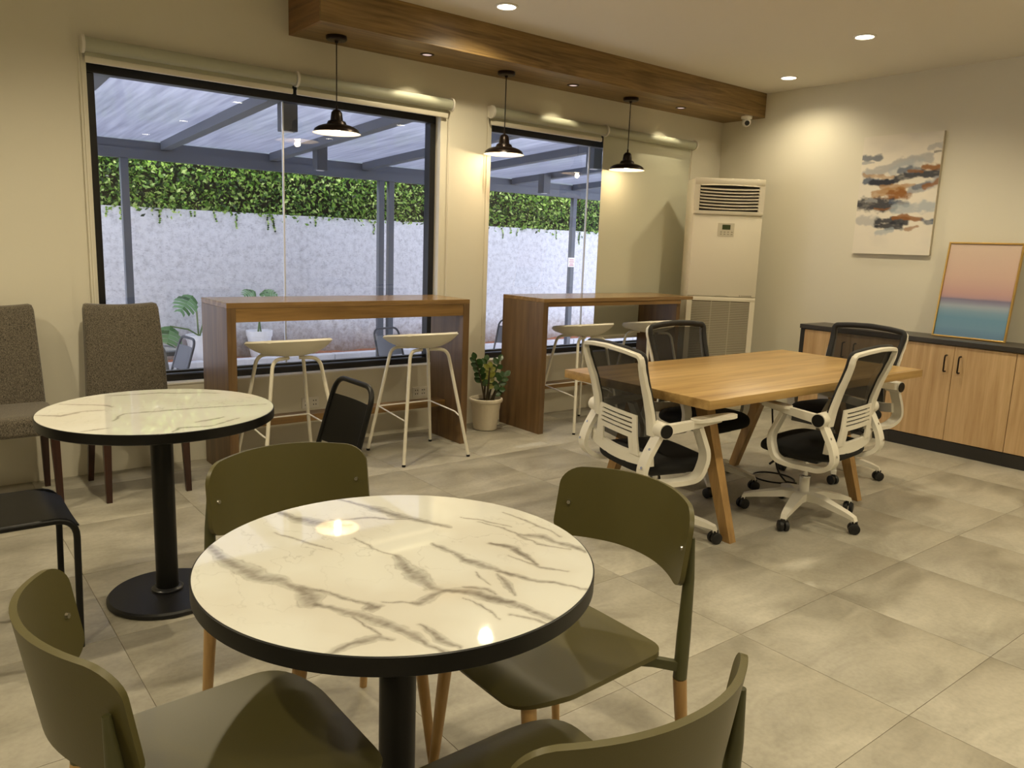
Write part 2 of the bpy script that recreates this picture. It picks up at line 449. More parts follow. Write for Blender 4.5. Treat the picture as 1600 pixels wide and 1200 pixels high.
# pendants
BRONZE = mat('oil_rubbed_bronze', S(34, 24, 19), 0.32, 0.6)
INNER = mat('shade_inner_enamel', S(245, 238, 225), 0.4)
def pendant(x, label):
    t = thing('pendant_lamp', label, 'pendant lamp', (x, 4.556, SOFF), 0, 'pendant lamps hanging from the oak beam')
    zb = 1.978-SOFF
    bm = bmesh.new(); lathe(bm, [(0, 0), (0.062, 0), (0.062, -0.018), (0.056, -0.024), (0.012, -0.026), (0.008, -0.04), (0, -0.04)], 28); finish('canopy', bm, BRONZE, t, 40)
    cyl('cord', (0, 0, -0.03), (0, 0, zb+0.15), 0.0035, BLACK, t, seg=8)
    out = [(0.006, 0.162), (0.008, 0.140), (0.020, 0.136), (0.032, 0.122), (0.036, 0.095), (0.038, 0.076), (0.052, 0.070), (0.058, 0.058), (0.060, 0.050), (0.085, 0.046), (0.112, 0.036), (0.132, 0.022), (0.138, 0.004), (0.145, 0.0)]
    inn = [(0.141, 0.0), (0.133, 0.006), (0.127, 0.019), (0.108, 0.031), (0.08, 0.041), (0.055, 0.044), (0.03, 0.047), (0.0, 0.047)]
    bm = bmesh.new(); lathe(bm, [(r, z+zb) for r, z in out], 40, cap=False); sh = finish('shade', bm, BRONZE, t, 40)
    bm = bmesh.new(); lathe(bm, [(0.145, zb)]+[(r, z+zb) for r, z in inn], 40, cap=False); finish('shade_lining', bm, INNER, sh, 40)
    bm = bmesh.new(); lathe(bm, [(0, 0.0), (0.012, 0.002), (0.020, 0.010), (0.023, 0.022), (0.018, 0.034), (0.012, 0.046), (0, 0.046)], 20, (0, 0, zb-0.003)); finish('bulb', bm, emis('filament_bulb', (1.0, 0.86, 0.62, 1), 22.0), t, 60)
    lamp('bulb_light', 'POINT', (0, 0, zb-0.016), PEND_W, t, (1.0, 0.74, 0.45), 0.02)
pendant(2.190, 'dark bronze pendant lamp hanging before the wide window, nearest the beam end')
pendant(3.470, 'dark bronze pendant lamp hanging beside the wall strip between the windows')
pendant(4.720, 'dark bronze pendant lamp hanging in front of the lowered blind')

# security camera
t = thing('security_camera', 'small white dome security camera under the end of the oak beam', 'security camera', (5.985, 4.37, SOFF), 0)
bm = bmesh.new(); lathe(bm, [(0, 0), (0.047, 0), (0.047, -0.018), (0.042, -0.026), (0, -0.026)], 28); finish('mount', bm, WHITE, t, 40)
bm = bmesh.new(); bmesh.ops.create_uvsphere(bm, u_segments=24, v_segments=16, radius=0.039); bmesh.ops.translate(bm, verts=bm.verts, vec=(0, 0, -0.05)); eye = finish('eyeball', bm, WHITE, t, 180)
dv = Vector((-0.66, -0.70, -0.28)).normalized()
cyl('lens', Vector((0, 0, -0.05))+dv*0.034, Vector((0, 0, -0.05))+dv*0.045, 0.021, mat('lens_glass', S(20, 14, 14), 0.08), eye, seg=24)

# ================================================================== ROLLER BLINDS
BLIND = mat('blind_fabric', S(196, 196, 176), 0.75, bump=(400, 0.05))
BTUBE = mat('blind_roll', S(176, 178, 158), 0.5)
BRAIL = mat('blind_rail', S(222, 216, 198), 0.4)
def blind(label, x0, x1, drop, lb, rb, chain):
    t = thing('roller_blind', label, 'window blind', (x0, Y1, 2.283), 0, 'roller blinds over the windows')
    w = x1-x0; cy = -0.046
    bm = bmesh.new(); tube(bm, [(0.006, cy, 0), (w-0.006, cy, 0)], 0.036, 24); finish('roller_tube', bm, BTUBE, t, 50)
    zb = -0.044-drop if drop > 0.1 else -0.034
    if drop > 0.1:
        bm = bmesh.new(); abox(bm, 0.012, w-0.012, -0.018, -0.0165, zb, 0.0); finish('fabric', bm, BLIND, t)
    else:
        bm = bmesh.new(); abox(bm, 0.012, w-0.012, -0.022, -0.0205, zb-0.03, 0.0); finish('fabric', bm, BLIND, t)
    zr = zb if drop > 0.1 else zb-0.02
    yc = -0.0175 if drop > 0.1 else -0.022
    bm = bmesh.new(); abox(bm, 0.01, w-0.01, yc-0.011, yc+0.008, zr-0.032, zr, 0.005); finish('bottom_rail', bm, BRAIL, t, 40)
    for s, x in ((lb, 0.0), (rb, w)):
        if s:
            bm = bmesh.new(); tube(bm, [(x-0.007, cy, 0), (x+0.007, cy, 0)], 0.046, 24); abox(bm, x-0.006, x+0.006, -0.05, 0, -0.03, 0.045); finish('bracket', bm, WHITE, t, 40)
    if chain:
        cx = 0.012 if chain == 'l' else w-0.012
        cx = cx-0.022 if chain == 'l' else cx+0.022
        bm = bmesh.new(); tube(bm, smooth_path([(cx-0.008, -0.030, 0.0), (cx-0.008, -0.030, -1.62), (cx+0.008, -0.010, -1.62), (cx+0.008, -0.010, 0.0)], 0.01, 4), 0.0026, 6); finish('chain', bm, BRAIL, t, 50)
    return t
blind('rolled up pale roller blind at the left half of the wide window', 0.855, 1.996, 0, True, False, 'l')
blind('rolled up pale roller blind at the right half of the wide window', 2.000, 3.113, 0, True, True, 'r')
blind('rolled up pale roller blind on the narrower window by the wall strip', 3.462, 4.598, 0, True, False, 'l')
blind('lowered pale roller blind beside the air conditioner', 4.604, 5.712, 1.62, True, True, 'r')
# wall sockets
for x, k in ((2.09, 'nearer the dining chairs'), (2.924, 'nearer the potted plant')):
    t = thing('power_outlet', 'white wall power outlet above the bar footrest, the one '+k, 'outlet', (x, Y1, 0.285), 0, 'outlets under the wide window')
    box('cover_plate', -0.06, 0.06, -0.009, 0, -0.036, 0.036, WHITE, t, 0.003)
    bm = bmesh.new()
    for cx in (-0.028, 0.028):
        for s in (-1, 1): abox(bm, cx-0.011, cx-0.006, -0.0105, -0.008, s*0.013-0.004, s*0.013+0.004); abox(bm, cx+0.006, cx+0.011, -0.0105, -0.008, s*0.013-0.004, s*0.013+0.004)
    finish('socket_slots', bm, BLACK, t)
# ================================================================== OUTSIDE THE WINDOWS
GZ = -0.28
CONC = mat('patio_concrete', S(176, 174, 172), 0.85, var=(2.0, 0.12))
tag(box('patio_slab', -2.0, 11.0, Y1+WT, 9.6, GZ-0.1, GZ, CONC), kind='structure')
def render_wall_mat():
    m = bpy.data.materials.new('rough_render'); m.use_nodes = True; nt = m.node_tree; L = nt.links.new; p = nt.nodes['Principled BSDF']; p.inputs['Roughness'].default_value = 0.9
    tc = nt.nodes.new('ShaderNodeTexCoord')
    n = nt.nodes.new('ShaderNodeTexNoise'); n.inputs['Scale'].default_value = 15; n.inputs['Detail'].default_value = 10; n.inputs['Roughness'].default_value = 0.7; L(tc.outputs['Object'], n.inputs['Vector'])
    cr = nt.nodes.new('ShaderNodeValToRGB'); e = cr.color_ramp.elements; e[0].position = 0.25; e[0].color = S(166, 165, 170); e[1].position = 0.5; e[1].color = S(206, 206, 211)
    e2 = cr.color_ramp.elements.new(0.75); e2.color = S(222, 222, 226)
    L(n.outputs['Fac'], cr.inputs[0])
    mp = nt.nodes.new('ShaderNodeMapping'); mp.inputs['Scale'].default_value = (22, 22, 48); L(tc.outputs['Object'], mp.inputs[0])
    pk = nt.nodes.new('ShaderNodeTexNoise'); pk.inputs['Scale'].default_value = 1.6; pk.inputs['Detail'].default_value = 5; L(mp.outputs[0], pk.inputs['Vector'])
    pr = nt.nodes.new('ShaderNodeValToRGB'); pr.color_ramp.elements[0].position = 0.33; pr.color_ramp.elements[0].color = (0.5, 0.5, 0.52, 1); pr.color_ramp.elements[1].position = 0.40
    L(pk.outputs['Fac'], pr.inputs[0])
    mx = nt.nodes.new('ShaderNodeMixRGB'); mx.blend_type = 'MULTIPLY'; mx.inputs[0].default_value = 0.5; L(cr.outputs[0], mx.inputs[1]); L(pr.outputs[0], mx.inputs[2])
    # earth splashed on the foot of the wall
    sx = nt.nodes.new('ShaderNodeSeparateXYZ'); L(tc.outputs['Object'], sx.inputs[0])
    ad = nt.nodes.new('ShaderNodeMath'); ad.operation = 'MULTIPLY_ADD'; ad.inputs[1].default_value = 0.45; L(n.outputs['Fac'], ad.inputs[0]); L(sx.outputs['Z'], ad.inputs[2])
    mr = nt.nodes.new('ShaderNodeMapRange'); mr.inputs[1].default_value = 0.26; mr.inputs[2].default_value = 0.66; mr.inputs[3].default_value = 0.85; mr.inputs[4].default_value = 0.0; L(ad.outputs[0], mr.inputs[0])
    m2 = nt.nodes.new('ShaderNodeMixRGB'); m2.inputs[2].default_value = S(138, 116, 98); L(mr.outputs[0], m2.inputs[0]); L(mx.outputs[0], m2.inputs[1])
    L(m2.outputs[0], p.inputs['Base Color'])
    b = nt.nodes.new('ShaderNodeBump'); b.inputs['Strength'].default_value = 0.5; b.inputs['Distance'].default_value = 0.02; L(n.outputs['Fac'], b.inputs['Height']); L(b.outputs[0], p.inputs['Normal'])
    return m
tag(box('wall_garden', -1.0, 11.0, 8.33, 8.5, GZ, 1.582, render_wall_mat()), 'rough grey rendered boundary wall outside the windows', kind='structure')
KERB = mat('kerb_concrete', S(196, 196, 202), 0.85, var=(6, 0.1), bump=(40, 0.2))
kb = struct('planter_kerb'); kx = -1.0
while kx < 10.9:
    box('kerb_block', kx+0.003, kx+1.197, 7.96, 8.08, GZ, 0.088, KERB, kb, 0.008); kx += 1.2
SOIL = mat('red_soil', S(150, 96, 70), 0.95, var=(14, 0.45), bump=(25, 0.9))
bm = bmesh.new(); nx, ny = 160, 8; gr = []
for i in range(nx):
    row = []
    for j in range(ny):
        x = -1+12*i/(nx-1); y = 8.082+0.24*j/(ny-1)
        z = 0.055+0.03*math.sin(x*3.1)*math.sin(x*1.3+j)+random.uniform(-0.012, 0.012)+0.012*j/ny
        row.append(bm.verts.new((x, y, z)))
    gr.append(row)
for i in range(nx-1):
    for j in range(ny-1): bm.faces.new([gr[i][j], gr[i+1][j], gr[i+1][j+1], gr[i][j+1]])
tag(finish('planter_soil', bm, SOIL, None, 0), 'reddish brown soil in the bed along the garden wall', 'soil', kind='stuff')

# hedge on the wall
def leaf_mat(name, cols, trans=0.35):
    m = bpy.data.materials.new(name); m.use_nodes = True; nt = m.node_tree; L = nt.links.new; p = nt.nodes['Principled BSDF']
    g = nt.nodes.new('ShaderNodeNewGeometry'); cr = nt.nodes.new('ShaderNodeValToRGB'); e = cr.color_ramp.elements
    e[0].position = 0; e[0].color = cols[0]; e[1].position = 1; e[1].color = cols[-1]
    for k, c in enumerate(cols[1:-1]): q = e.new((k+1)/(len(cols)-1)); q.color = c
    L(g.outputs['Random Per Island'], cr.inputs[0]); L(cr.outputs[0], p.inputs['Base Color']); p.inputs['Roughness'].default_value = 0.45
    tr = nt.nodes.new('ShaderNodeBsdfTranslucent'); L(cr.outputs[0], tr.inputs[0])
    mx = nt.nodes.new('ShaderNodeMixShader'); mx.inputs[0].default_value = trans; L(p.outputs[0], mx.inputs[1]); L(tr.outputs[0], mx.inputs[2]); L(mx.outputs[0], nt.nodes['Material Output'].inputs[0])
    return m
HLEAF = leaf_mat('hedge_leaf', [S(30, 44, 18), S(58, 92, 30), S(104, 146, 50), S(150, 186, 78), S(206, 222, 140)], 0.5)
hedge = thing('hedge', 'dense sunlit green hedge growing over the top of the garden wall', 'hedge', (5.0, 8.62, 1.582))
bm = bmesh.new(); abox(bm, -5.6, 5.6, -0.16, 0.3, 0.002, 0.62); finish('shade_core', bm, mat('hedge_core', S(30, 26, 16), 0.95), hedge)  # dark brown backing box, paints the shade in the gaps between leaves
V, Fc = [], []
rnd = random.Random(11)
for k in range(24000):
    x = rnd.uniform(-5.3, 5.2)
    top = 0.66+0.10*math.sin(x*2.3)+0.07*math.sin(x*5.1+1)
    if rnd.random() < 0.24: y = rnd.uniform(-0.30, 0.3); z = top+rnd.uniform(-0.06, 0.09)
    else: y = -0.25+rnd.gauss(0, 0.055); z = rnd.uniform(-0.03, top)+(-0.06 if rnd.random() < 0.1 else 0)
    s = rnd.uniform(0.011, 0.028)
    a, b, c = rnd.uniform(0, 2*PI), rnd.uniform(-1.0, 1.0), rnd.uniform(-0.9, 0.9)
    R_ = Matrix.Rotation(a, 3, 'Y') @ Matrix.Rotation(b, 3, 'X') @ Matrix.Rotation(c, 3, 'Z')
    base = len(V)
    for q in ((0, 0, -1.2), (0.62, 0.15, -0.1), (0, 0, 1.2), (-0.62, 0.15, -0.1)):
        v = R_ @ Vector(q)*s; V.append((x+v.x, y+v.y, z+v.z))
    Fc += [(base, base+1, base+2), (base, base+2, base+3)]
for k in range(26):   # trailing sprays hanging down the wall
    x = rnd.uniform(-4.6, 4.8); y = -0.30; z = 0.0; L_ = rnd.uniform(0.06, 0.2)
    for q in range(int(L_*50)):
        z -= 0.02; x += rnd.uniform(-0.012, 0.012); s = 0.012; base = len(V)
        V += [(x, y, z-s), (x+s*1.3, y, z), (x, y, z+s), (x-s, y, z)]; Fc += [(base, base+1, base+2), (base, base+2, base+3)]
me = bpy.data.meshes.new('foliage'); me.from_pydata(V, [], Fc); fo = link('foliage', me, HLEAF, hedge); fo['kind'] = 'stuff'

# pergola
STEEL = mat('pergola_steel', S(82, 87, 97), 0.5)
def poly_mat():
    m = bpy.data.materials.new('polycarbonate'); m.use_nodes = True; nt = m.node_tree; L = nt.links.new
    nt.nodes.remove(nt.nodes['Principled BSDF'])
    tc = nt.nodes.new('ShaderNodeTexCoord'); mp = nt.nodes.new('ShaderNodeMapping'); mp.inputs['Scale'].default_value = (22, 1.2, 1); mp.inputs['Rotation'].default_value = (0, 0, 0.35); L(tc.outputs['Object'], mp.inputs[0])
    n = nt.nodes.new('ShaderNodeTexNoise'); n.inputs['Scale'].default_value = 1.3; n.inputs['Detail'].default_value = 5; L(mp.outputs[0], n.inputs['Vector'])
    cr = nt.nodes.new('ShaderNodeValToRGB'); e = cr.color_ramp.elements; e[0].position = 0.3; e[0].color = S(164, 167, 180); e[1].position = 0.7; e[1].color = S(190, 193, 204); L(n.outputs['Fac'], cr.inputs[0])
    t = nt.nodes.new('ShaderNodeBsdfTranslucent'); L(cr.outputs[0], t.inputs[0])
    d = nt.nodes.new('ShaderNodeBsdfDiffuse'); L(cr.outputs[0], d.inputs[0])
    g = nt.nodes.new('ShaderNodeBsdfGlossy'); g.inputs['Roughness'].default_value = 0.12; g.inputs[0].default_value = (0.8, 0.82, 0.9, 1)
    m1 = nt.nodes.new('ShaderNodeMixShader'); m1.inputs[0].default_value = 0.35; L(t.outputs[0], m1.inputs[1]); L(d.outputs[0], m1.inputs[2])
    m2 = nt.nodes.new('ShaderNodeMixShader'); L(schlick(nt, 0.05, 0.8), m2.inputs[0]); L(m1.outputs[0], m2.inputs[1]); L(g.outputs[0], m2.inputs[2])
    L(m2.outputs[0], nt.nodes['Material Output'].inputs[0])
    return m
POLY = poly_mat()
per = thing('pergola', 'grey steel pergola with translucent roof panels over the patio outside', 'pergola', (4.0, 6.4, GZ))
ox, oy, oz = 4.0, 6.4, GZ
SL = 0.050   # roof rises toward the building
def rz(y): return 2.068+SL*(7.6-y)       # underside of rafters
def pbeam(name, x0, x1, ya, yb, z_a, z_b, h):
    bm = bmesh.new(); vs = []
    for x in (x0, x1):
        for y, z in ((ya, z_a), (yb, z_b)):
            for dz in (0, h): vs.append(bm.verts.new((x-ox, y-oy, z+dz-oz)))
    for q in ((0,1,3,2),(4,6,7,5),(0,4,5,1),(2,3,7,6),(0,2,6,4),(1,5,7,3)): bm.faces.new([vs[i] for i in q])
    return finish(name, bm, STEEL, per)
rx = [0.02+0.99*k for k in range(-1, 11)]
for x in rx: pbeam('rafter', x-0.04, x+0.04, 4.97, 7.6, rz(4.97), rz(7.6), 0.07)
pbeam('fascia_beam', -1.2, 10.4, 7.6, 7.68, 1.975, 1.975, 0.085)
pbeam('wall_plate', -1.2, 10.4, 7.615, 7.665, 2.0605, 2.0605, 0.07)
for a, b in zip(rx, rx[1:]):
    bm = bmesh.new()
    za, zb2 = rz(4.97)+0.0735, rz(7.72)+0.0735
    vs = [bm.verts.new(p) for p in ((a+0.003-ox, 4.97-oy, za-oz), (b-0.003-ox, 4.97-oy, za-oz), (b-0.003-ox, 7.72-oy, zb2-oz), (a+0.003-ox, 7.72-oy, zb2-oz))]; bm.faces.new(vs)
    r = bmesh.ops.extrude_face_region(bm, geom=bm.faces[:]); bmesh.ops.translate(bm, verts=[v for v in r['geom'] if isinstance(v, bmesh.types.BMVert)], vec=(0, 0, 0.008))
    finish('roof_panel', bm, POLY, per)
for px_ in (1.66, 4.18, 4.30, 6.98, 9.6):
    box('post', px_-0.032-ox, px_+0.032-ox, 7.61-oy, 7.67-oy, 0, 1.975-oz, STEEL, per, 0.004)
for px_, py_, k in ((2.02, 5.12, 'on the rafter end close to the wide window'), (2.99, 6.75, 'under the middle rafter of the patio'), (5.75, 6.9, 'under the rafter outside the narrower window'), (4.78, 4.99+0.11, 'on the rafter end close to the narrower window')):
    t = thing('patio_lamp', 'dark grey box shaped downlight '+k, 'outdoor lamp', (px_+0.093, py_, 0), 0, 'box lamps under the pergola')
    zt = rz(py_)+0.045
    box('housing', -0.05, 0.05, -0.05, 0.05, zt-0.21, zt, mat('lamp_housing', S(72, 76, 84), 0.5), t, 0.004)
    bm = bmesh.new(); lathe(bm, [(0, zt-0.213), (0.035, zt-0.213), (0.035, zt-0.209), (0, zt-0.209)], 20); finish('lens', bm, mat('patio_lens', S(220, 220, 226), 0.3), t)
t = thing('post_notice', 'small white notice with faint red print on a pergola post', 'sign', (6.955, 7.606, 1.16))
box('board', -0.055, 0.055, -0.006, 0, -0.06, 0.06, mat('notice_white', S(232, 228, 230), 0.5), t)
bm = bmesh.new()
for z, w in ((0.032, 0.036), (0.006, 0.042), (-0.02, 0.03), (-0.04, 0.038)): abox(bm, -w, w, -0.0075, -0.005, z-0.006, z+0.006)
finish('print', bm, mat('notice_red', S(196, 140, 146), 0.6), t)

# potted monsteras
MLEAF = leaf_mat('monstera_leaf', [S(52, 84, 44), S(74, 112, 62), S(120, 156, 108)], 0.2)
POTW = mat('outdoor_pot_white', S(226, 226, 230), 0.55)
STEMM = mat('plant_stem', S(96, 118, 70), 0.6)
def monstera_leaf(bm, base, dirv, up, size):
    d = Vector(dirv).normalized(); u = Vector(up); u = (u-d*u.dot(d)).normalized(); s = d.cross(u)
    def P(a, b, c=0): return bm.verts.new(Vector(base)+d*a*size+s*b*size+u*c*size)
    n = 6
    for sg in (-1, 1):
        for k in range(n):
            t0 = k/n*0.92; w = 0.50*math.sin(PI*(0.18+0.74*(k+0.5)/n))
            a, b = P(t0, 0.0, 0.02), P(t0+0.15, 0, 0.02)
            c1, c2 = P(t0+0.16+0.10, sg*w, -0.08), P(t0+0.02+0.10, sg*w*0.96, -0.08)
            m1, m2 = P(t0+0.155+0.03, sg*w*0.5, 0.0), P(t0+0.0+0.05, sg*w*0.5, 0.0)
            bm.faces.new([a, b, m1, m2]); bm.faces.new([m2, m1, c1, c2])
def monstera(label, x, y, z, pot_r, pot_h, leaves):
    t = thing('potted_monstera', label, 'potted plant', (x, y, z), 0, 'potted monsteras along the garden wall')
    bm = bmesh.new(); lathe(bm, [(0, 0), (pot_r*0.68, 0), (pot_r*0.95, pot_h*0.78), (pot_r*1.0, pot_h*0.79), (pot_r*1.03, pot_h), (pot_r*0.93, pot_h), (pot_r*0.9, pot_h*0.9), (0, pot_h*0.9)], 28); finish('pot', bm, POTW, t, 40)
    for k, (lx, ly, lz, sz, dx, dy, dz) in enumerate(leaves):
        tubeo('stem', [(0.02*math.cos(k*2), 0.02*math.sin(k*2), pot_h*0.88), (lx*0.4, ly*0.4, pot_h+(lz-pot_h)*0.6), (lx, ly, lz)], 0.008, STEMM, t, 6)
        bm = bmesh.new(); monstera_leaf(bm, (lx, ly, lz), (dx, dy, dz), (0.1, -0.6, 0.7), sz); finish('leaf', bm, MLEAF, t)
monstera('white potted monstera behind the left end of the bar table by the grey chairs', 2.42, 8.19, 0.075, 0.135, 0.26,
         [(-0.30, -0.05, 0.36, 0.28, -0.25, -0.3, -0.8), (-0.08, -0.06, 0.66, 0.24, -0.6, -0.3, -0.65), (0.14, 0, 0.58, 0.24, 0.7, -0.2, -0.4)])
monstera('white potted monstera seen through the opening under the bar table top', 3.035, 8.19, 0.075, 0.134, 0.28,
         [(-0.04, 0, 0.695, 0.16, -0.9, -0.3, -0.25), (0.04, -0.03, 0.70, 0.16, 0.9, -0.3, -0.25), (0.02, -0.06, 0.69, 0.14, 0.2, -0.9, -0.3)])
# ================================================================== CAFE TABLES
NEAR_VEINS = [(0.024, [(-0.295, 0.281), (-0.295, 0.193), (-0.283, 0.127), (-0.268, 0.061), (-0.242, 0.029), (-0.227, -0.018), (-0.219, -0.053)]), (0.0309, [(-0.218, -0.034), (-0.229, -0.094), (-0.226, -0.111)]), (0.0146, [(-0.226, -0.111), (-0.215, -0.127), (-0.194, -0.168), (-0.177, -0.201), (-0.16, -0.246), (-0.147, -0.296), (-0.138, -0.341), (-0.132, -0.367)]), (0.0071, [(-0.212, -0.038), (-0.189, -0.073), (-0.169, -0.111), (-0.155, -0.153), (-0.148, -0.176)]), (0.0223, [(-0.165, -0.165), (-0.142, -0.171)]), (0.0228, [(-0.008, 0.007), (-0.014, -0.05), (-0.023, -0.11), (-0.025, -0.162), (-0.01, -0.187)]), (0.0141, [(-0.01, -0.187), (-0.042, -0.19), (-0.077, -0.205), (-0.087, -0.194)]), (0.0042, [(-0.087, -0.194), (-0.111, -0.173), (-0.131, -0.16)]), (0.0189, [(-0.01, -0.187), (0.026, -0.206), (0.039, -0.244), (0.061, -0.293)]), (0.0141, [(-0.005, -0.185), (0.028, -0.227), (0.048, -0.274), (0.063, -0.313), (0.075, -0.353), (0.084, -0.385)]), (0.0216, [(-0.103, 0.378), (-0.088, 0.321), (-0.065, 0.275), (-0.036, 0.234), (-0.003, 0.213)]), (0.0185, [(0.049, 0.381), (0.083, 0.311), (0.102, 0.257), (0.125, 0.194), (0.154, 0.137), (0.182, 0.088)]), (0.0055, [(-0.022, 0.263), (0.039, 0.237), (0.093, 0.194), (0.129, 0.175)]), (0.0143, [(0.094, 0.017), (0.102, -0.04), (0.099, -0.087), (0.111, -0.125), (0.126, -0.164), (0.135, -0.198)]), (0.0114, [(-0.287, -0.268), (-0.259, -0.266), (-0.229, -0.267), (-0.196, -0.271), (-0.179, -0.293)]), (0.004, [(-0.197, -0.183), (-0.193, -0.224), (-0.19, -0.267)]), (0.0117, [(-0.12, -0.269), (-0.113, -0.319), (-0.107, -0.369)]), (0.0033, [(-0.035, 0.14), (-0.025, 0.068), (-0.008, 0.007)]), (0.0034, [(-0.164, 0.258), (-0.128, 0.174), (-0.104, 0.1)]), (0.0082, [(0.194, -0.047), (0.22, -0.09), (0.221, -0.142), (0.205, -0.187)]), (0.0076, [(0.12, -0.166), (0.144, -0.199), (0.16, -0.247), (0.186, -0.275), (0.209, -0.333)]), (0.009, [(0.115, -0.179), (0.103, -0.226), (0.078, -0.27)]), (0.0059, [(0.029, -0.188), (0.059, -0.217), (0.059, -0.248)]), (0.003, [(0.085, -0.148), (0.075, -0.207)]), (0.0137, [(0.285, -0.036), (0.318, -0.086), (0.328, -0.14), (0.337, -0.192)]), (0.0085, [(0.197, -0.049), (0.23, -0.091), (0.205, -0.187)]), (0.0043, [(0.254, 0.073), (0.277, 0.013), (0.284, -0.105), (0.316, -0.166)]), (0.0046, [(0.334, 0.103), (0.352, 0.011), (0.352, -0.094)]), (0.0035, [(-0.005, -0.225), (0.011, -0.264), (0.009, -0.326)]), (0.0034, [(0.035, -0.326), (0.061, -0.37), (0.067, -0.4)]), (0.004, [(0.189, -0.122), (0.202, -0.202), (0.236, -0.248)]), (0.0037, [(0.238, 0.123), (0.266, 0.081), (0.296, 0.008)]), (0.0034, [(0.197, -0.049), (0.223, -0.086)])]
FAR_VEINS = [(0.0112, [(-0.385, 0.082), (-0.312, 0.035), (-0.245, 0.071), (-0.17, 0.068)]), (0.0088, [(-0.281, 0.245), (-0.223, 0.203), (-0.153, 0.157), (-0.136, 0.109)]), (0.0088, [(-0.183, -0.123), (-0.126, -0.03), (-0.01, -0.037), (0.125, -0.051), (0.256, -0.072), (0.356, -0.091)]), (0.008, [(-0.058, -0.371), (-0.022, -0.329), (0.068, -0.347), (0.192, -0.277)]), (0.011, [(0.047, -0.267), (0.09, -0.256), (0.15, -0.236)]), (0.0095, [(-0.113, 0.328), (0.076, 0.3), (0.277, 0.197)]), (0.0077, [(-0.297, -0.236), (-0.214, -0.221)])]
MARB = print_mat('marble_print', 0.03, 0.0)
MARB.node_tree.nodes['Principled BSDF'].inputs['Specular IOR Level'].default_value = 0.75
def marble_top(name, R, n, veins, seed, parent, z):
    a = np.linspace(-1, 1, n); A, B = np.meshgrid(a, a, indexing='ij')
    X = A*np.sqrt(1-B*B/2)*R; Y = B*np.sqrt(1-A*A/2)*R
    wx = X+0.022*fbm(X*18+seed, Y*18, 4)+0.006*fbm(X*90, Y*90+seed, 3); wy = Y+0.022*fbm(X*18+9, Y*18+seed, 4)+0.006*fbm(X*90+5, Y*90, 3)
    base = np.array(S(218, 219, 214)[:3]); vein = np.array(S(92, 86, 80)[:3]); pale = np.array(S(200, 194, 182)[:3])
    cl = np.ones(X.shape+(3,))*base
    cloud = np.clip(fbm(X*5+seed, Y*5, 4)*1.6+0.12, 0, 0.35)[..., None]; cl = cl*(1-cloud)+pale*cloud
    hair = np.exp(-(fbm(X*7+Y*9+3, X*14-Y*5+seed, 5)/0.008)**2)*np.clip(fbm(X*4+50, Y*4, 2)*3+0.1, 0, 1)
    hair = (hair*0.30)[..., None]; cl = cl*(1-hair)+vein*hair
    for w, pts in veins:
        d, t = polydist(wx, wy, pts); prof = 0.35+0.65*np.sin(PI*np.clip(t, 0.04, 0.96))
        wd = w*0.85*prof*(1+1.2*fbm(X*30+w*900, Y*30, 3))
        core = np.clip(1.25-d/np.maximum(wd, 1e-4), 0, 1); edge = np.exp(-((d-wd)/0.0022)**2)*0.55
        grain = 0.72+0.6*fbm(wx*60+wy*20, wy*140, 3)
        k = np.clip(np.maximum(core*0.95*grain, edge*(0.6+fbm(X*50, Y*50, 2))), 0, 0.92)[..., None]
        cl = cl*(1-k)+vein*k
        halo = (np.exp(-(d/(w*1.5+0.004))**2)*0.16)[..., None]; cl = cl*(1-halo)+pale*halo
    me = grid_mesh(name, np.stack([X, Y, np.full_like(X, z)], -1), n, n, cl.reshape(-1, 3))
    return link(name, me, MARB, parent, 0)
def cafe_table(label, x, y, veins, n, seed):
    t = thing('cafe_table', label, 'table', (x, y, 0), 0, 'round marble cafe tables')
    R, z = 0.3925, 0.72
    bm = bmesh.new(); lathe(bm, [(0, z-0.036), (R-0.003, z-0.036), (R+0.0015, z-0.033), (R+0.0015, z-0.0015), (R-0.0005, z-0.0004), (R-0.004, z-0.0012), (0, z-0.0012)], 128); finish('table_edge', bm, BLACK, t, 40)
    marble_top('table_top', R-0.0015, n, veins, seed, t, z)
    bm = bmesh.new(); lathe(bm, [(0, 0), (0.200, 0), (0.207, 0.004), (0.207, 0.016), (0.200, 0.023), (0.10, 0.027), (0.03, 0.030), (0, 0.030)], 72); finish('base_plate', bm, mat('base_black', S(14, 14, 16), 0.45, bump=(300, 0.1)), t, 40)
    bm = bmesh.new(); lathe(bm, [(0.040, 0.028), (0.054, 0.029), (0.056, 0.036), (0.050, 0.042), (0.040, 0.043)], 40, cap=False); finish('collar', bm, mat('collar_dark', S(46, 46, 48), 0.3, 0.4), t, 40)
    cyl('column', (0, 0, 0.028), (0, 0, z-0.045), 0.0385, BLACK, t, seg=40)
    box('spider_plate', -0.12, 0.12, -0.12, 0.12, z-0.045, z-0.0362, BLACK, t, 0.002)
cafe_table('round marble cafe table ringed by four olive chairs', 0.762, 1.304, NEAR_VEINS, 380, 1.0)
cafe_table('round marble cafe table standing between two black metal chairs', 0.722, 2.945, FAR_VEINS, 170, 4.0)

